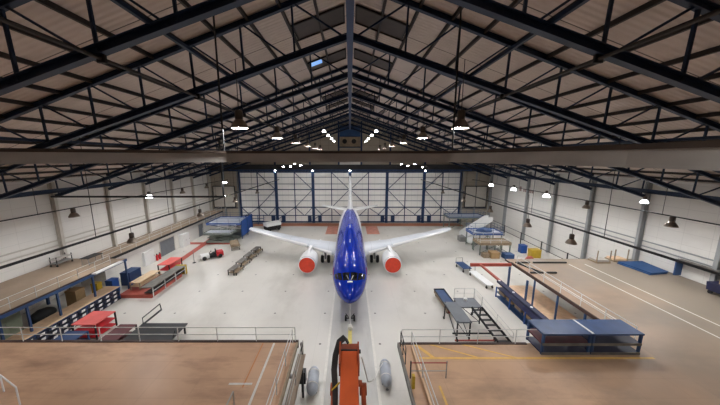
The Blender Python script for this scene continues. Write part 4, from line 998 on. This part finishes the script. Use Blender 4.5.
# right back docks
dock(21.6, 29.6, 56.6, 60.2, 3.0, 'far blue railed platform in the back right corner', M_bluepost, M_scissor, 'legs')
dock(21.4, 26.6, 44.6, 47.6, 2.9, 'upper blue tarped platform on the right side of the floor', M_blue, M_blue, 'legs')
dock(21.3, 26.5, 41.8, 44.4, 2.0, 'lower tan boarded platform before the blue tarped one on the right', M_tan, M_tan, 'legs', rail=M_rail, tarp=False)
solo('tarpaulin_heap', MB().loft([[(24+math.cos(a)*r*1.6, 46.1+math.sin(a)*r*.9, z) for a in [2*PI*k/12 for k in range(12)]] for z, r in ((2.9, .95), (3.2, .85), (3.5, .5), (3.65, .15))]), M_navy, 'heap of dark blue tarpaulin on the upper right platform', 'tarpaulin')
t = thing('access_stairs', 'white sided mobile stairs sloping up to the back right platform', 'stairs', (25.2, 52.2, 0)); ac2 = (25.2, 52.2, 0)
for y in (51.2, 52.9):
    MB().prism([(22.5, .15), (23.2, .15), (28.2, 3.5), (28.2, 4.3), (27.4, 4.3), (22.5, 1.0)], y, y+.08).build('side_panel', M_white, t, ac2)
m = MB()
for k in range(12): m.box(22.8+k*.45, 23.3+k*.45, 51.28, 52.9, .2+k*.28, .26+k*.28)
m.build('stair_flight', M_grey_steel, t, ac2)
for x in (26, 28): 
    for y in (51.3, 52.8): MB().box(x-.06, x+.06, y-.06, y+.06, 0, 2.2 if x < 27 else 3.4).build('leg', M_grey_steel, t, ac2)
t = thing('ground_power_cart', 'small white rounded ground cart on the floor below the white stairs', 'cart', (22.9, 47.9, 0), .5)
MB().prism([(-1.1, .3), (1.1, .3), (1.1, .75), (.7, 1.15), (-.7, 1.15), (-1.1, .8)], -.65, .65).build('body', M_white, t, None, .08)
MB().prism([(.72, 1.1), (1.06, .8), (1.1, .84), (.76, 1.14)], -.55, .55).build('windscreen', M_glass, t)
for sx in (-.7, .7):
    for sy in (-.62, .62): MB().lathe([(.08, -.07), (.26, -.08), (.3, 0), (.26, .08), (.08, .07)], (sx, sy, .3), 'Y', 14).build('wheel', M_black, t)
crate(21.6, 49.6, 0, 1.1, 1.3, .9, M_grey_steel, 'grey metal box on the floor left of the white ground cart', name='metal_box')
crate(23.2, 40.9, 0, 1.3, 1.2, 1.0, M_card, 'tan crate under the front of the lower right platform', name='wooden_crate')
crate(21.9, 41.0, 0, .9, .9, .7, M_tan, 'brown crate at the left foot of the lower right platform', name='wooden_crate')
crate(25.3, 40.6, 0, 1.4, 1.2, .8, M_bluepost, 'slate blue crate right of the tan crate below the right platforms', name='wooden_crate')
crate(29.3, 43.2, 0, .95, .9, 1.35, M_blue, 'bright blue storage box against the right side behind the yellow one', name='storage_box')
crate(29.8, 41.0, 0, 1.5, 1.0, 1.35, M_ygold, 'yellow storage box on the right side of the floor', name='storage_box')
# low pieces along the right wall
for k, (x, y, mm, lab) in enumerate(((28.2, 35.6, M_blue, 'pale blue wrapped bundle on a pallet short of the yellow box'), (30.6, 34.2, M_navy, 'dark blue wrapped bundle on a pallet by the right wall'), (26.6, 37.4, M_redline, 'red wrapped bundle on a pallet beyond the right mezzanine end'), (27.0, 33.0, M_tank, 'grey wrapped bundle on a pallet just past the right mezzanine'))):
    t = thing('pallet_load', lab, 'pallet', (x, y, 0), .2*k, 'wrapped pallet loads')
    MB().box(-.9, .9, -.7, .7, 0, .15).build('pallet', M_tan, t)
    MB().loft([[(math.cos(a)*r*.85, math.sin(a)*r*.65, z) for a in [2*PI*j/10 for j in range(10)]] for z, r in ((.15, 1), (.6, 1.02), (1.1, .85), (1.5, .45))]).build('bundle', mm, t)
t = thing('wall_barrier', 'dark handrail barrier along the floor by the right wall', 'barrier', (31.6, 42, 0)); bc = (31.6, 42, 0)
m = MB()
for z in (1.1, 2.2): m.bar((31.6, 31.5, z), (31.6, 58, z), .07)
m.build('rails', M_dark, t, bc)
for y in (31.5, 36.8, 42.1, 47.4, 52.7, 58): MB().box(31.54, 31.66, y-.06, y+.06, 0, 2.3).build('post', M_dark, t, bc)

# ------------------------------------------------------------------ camera, world, view
cam = bpy.data.cameras.new('camera'); co = bpy.data.objects.new('camera', cam); C.objects.link(co)
cam.sensor_width = 36; cam.lens = 266/720*36; cam.clip_start = .05; cam.clip_end = 300
th = math.atan(45.5/266)
co.location = (0, 0, 16); co.rotation_euler = (PI/2-th, 0, 0); cam.shift_x = 10/720
S.camera = co
w = bpy.data.worlds.new('world'); S.world = w; w.use_nodes = True
w.node_tree.nodes['Background'].inputs[0].default_value = (.6, .7, .9, 1); w.node_tree.nodes['Background'].inputs[1].default_value = .2
S.view_settings.view_transform = 'Standard'; S.view_settings.look = 'None'; S.view_settings.gamma = 1
S.view_settings.exposure = 0.55
bpy.context.view_layer.update()
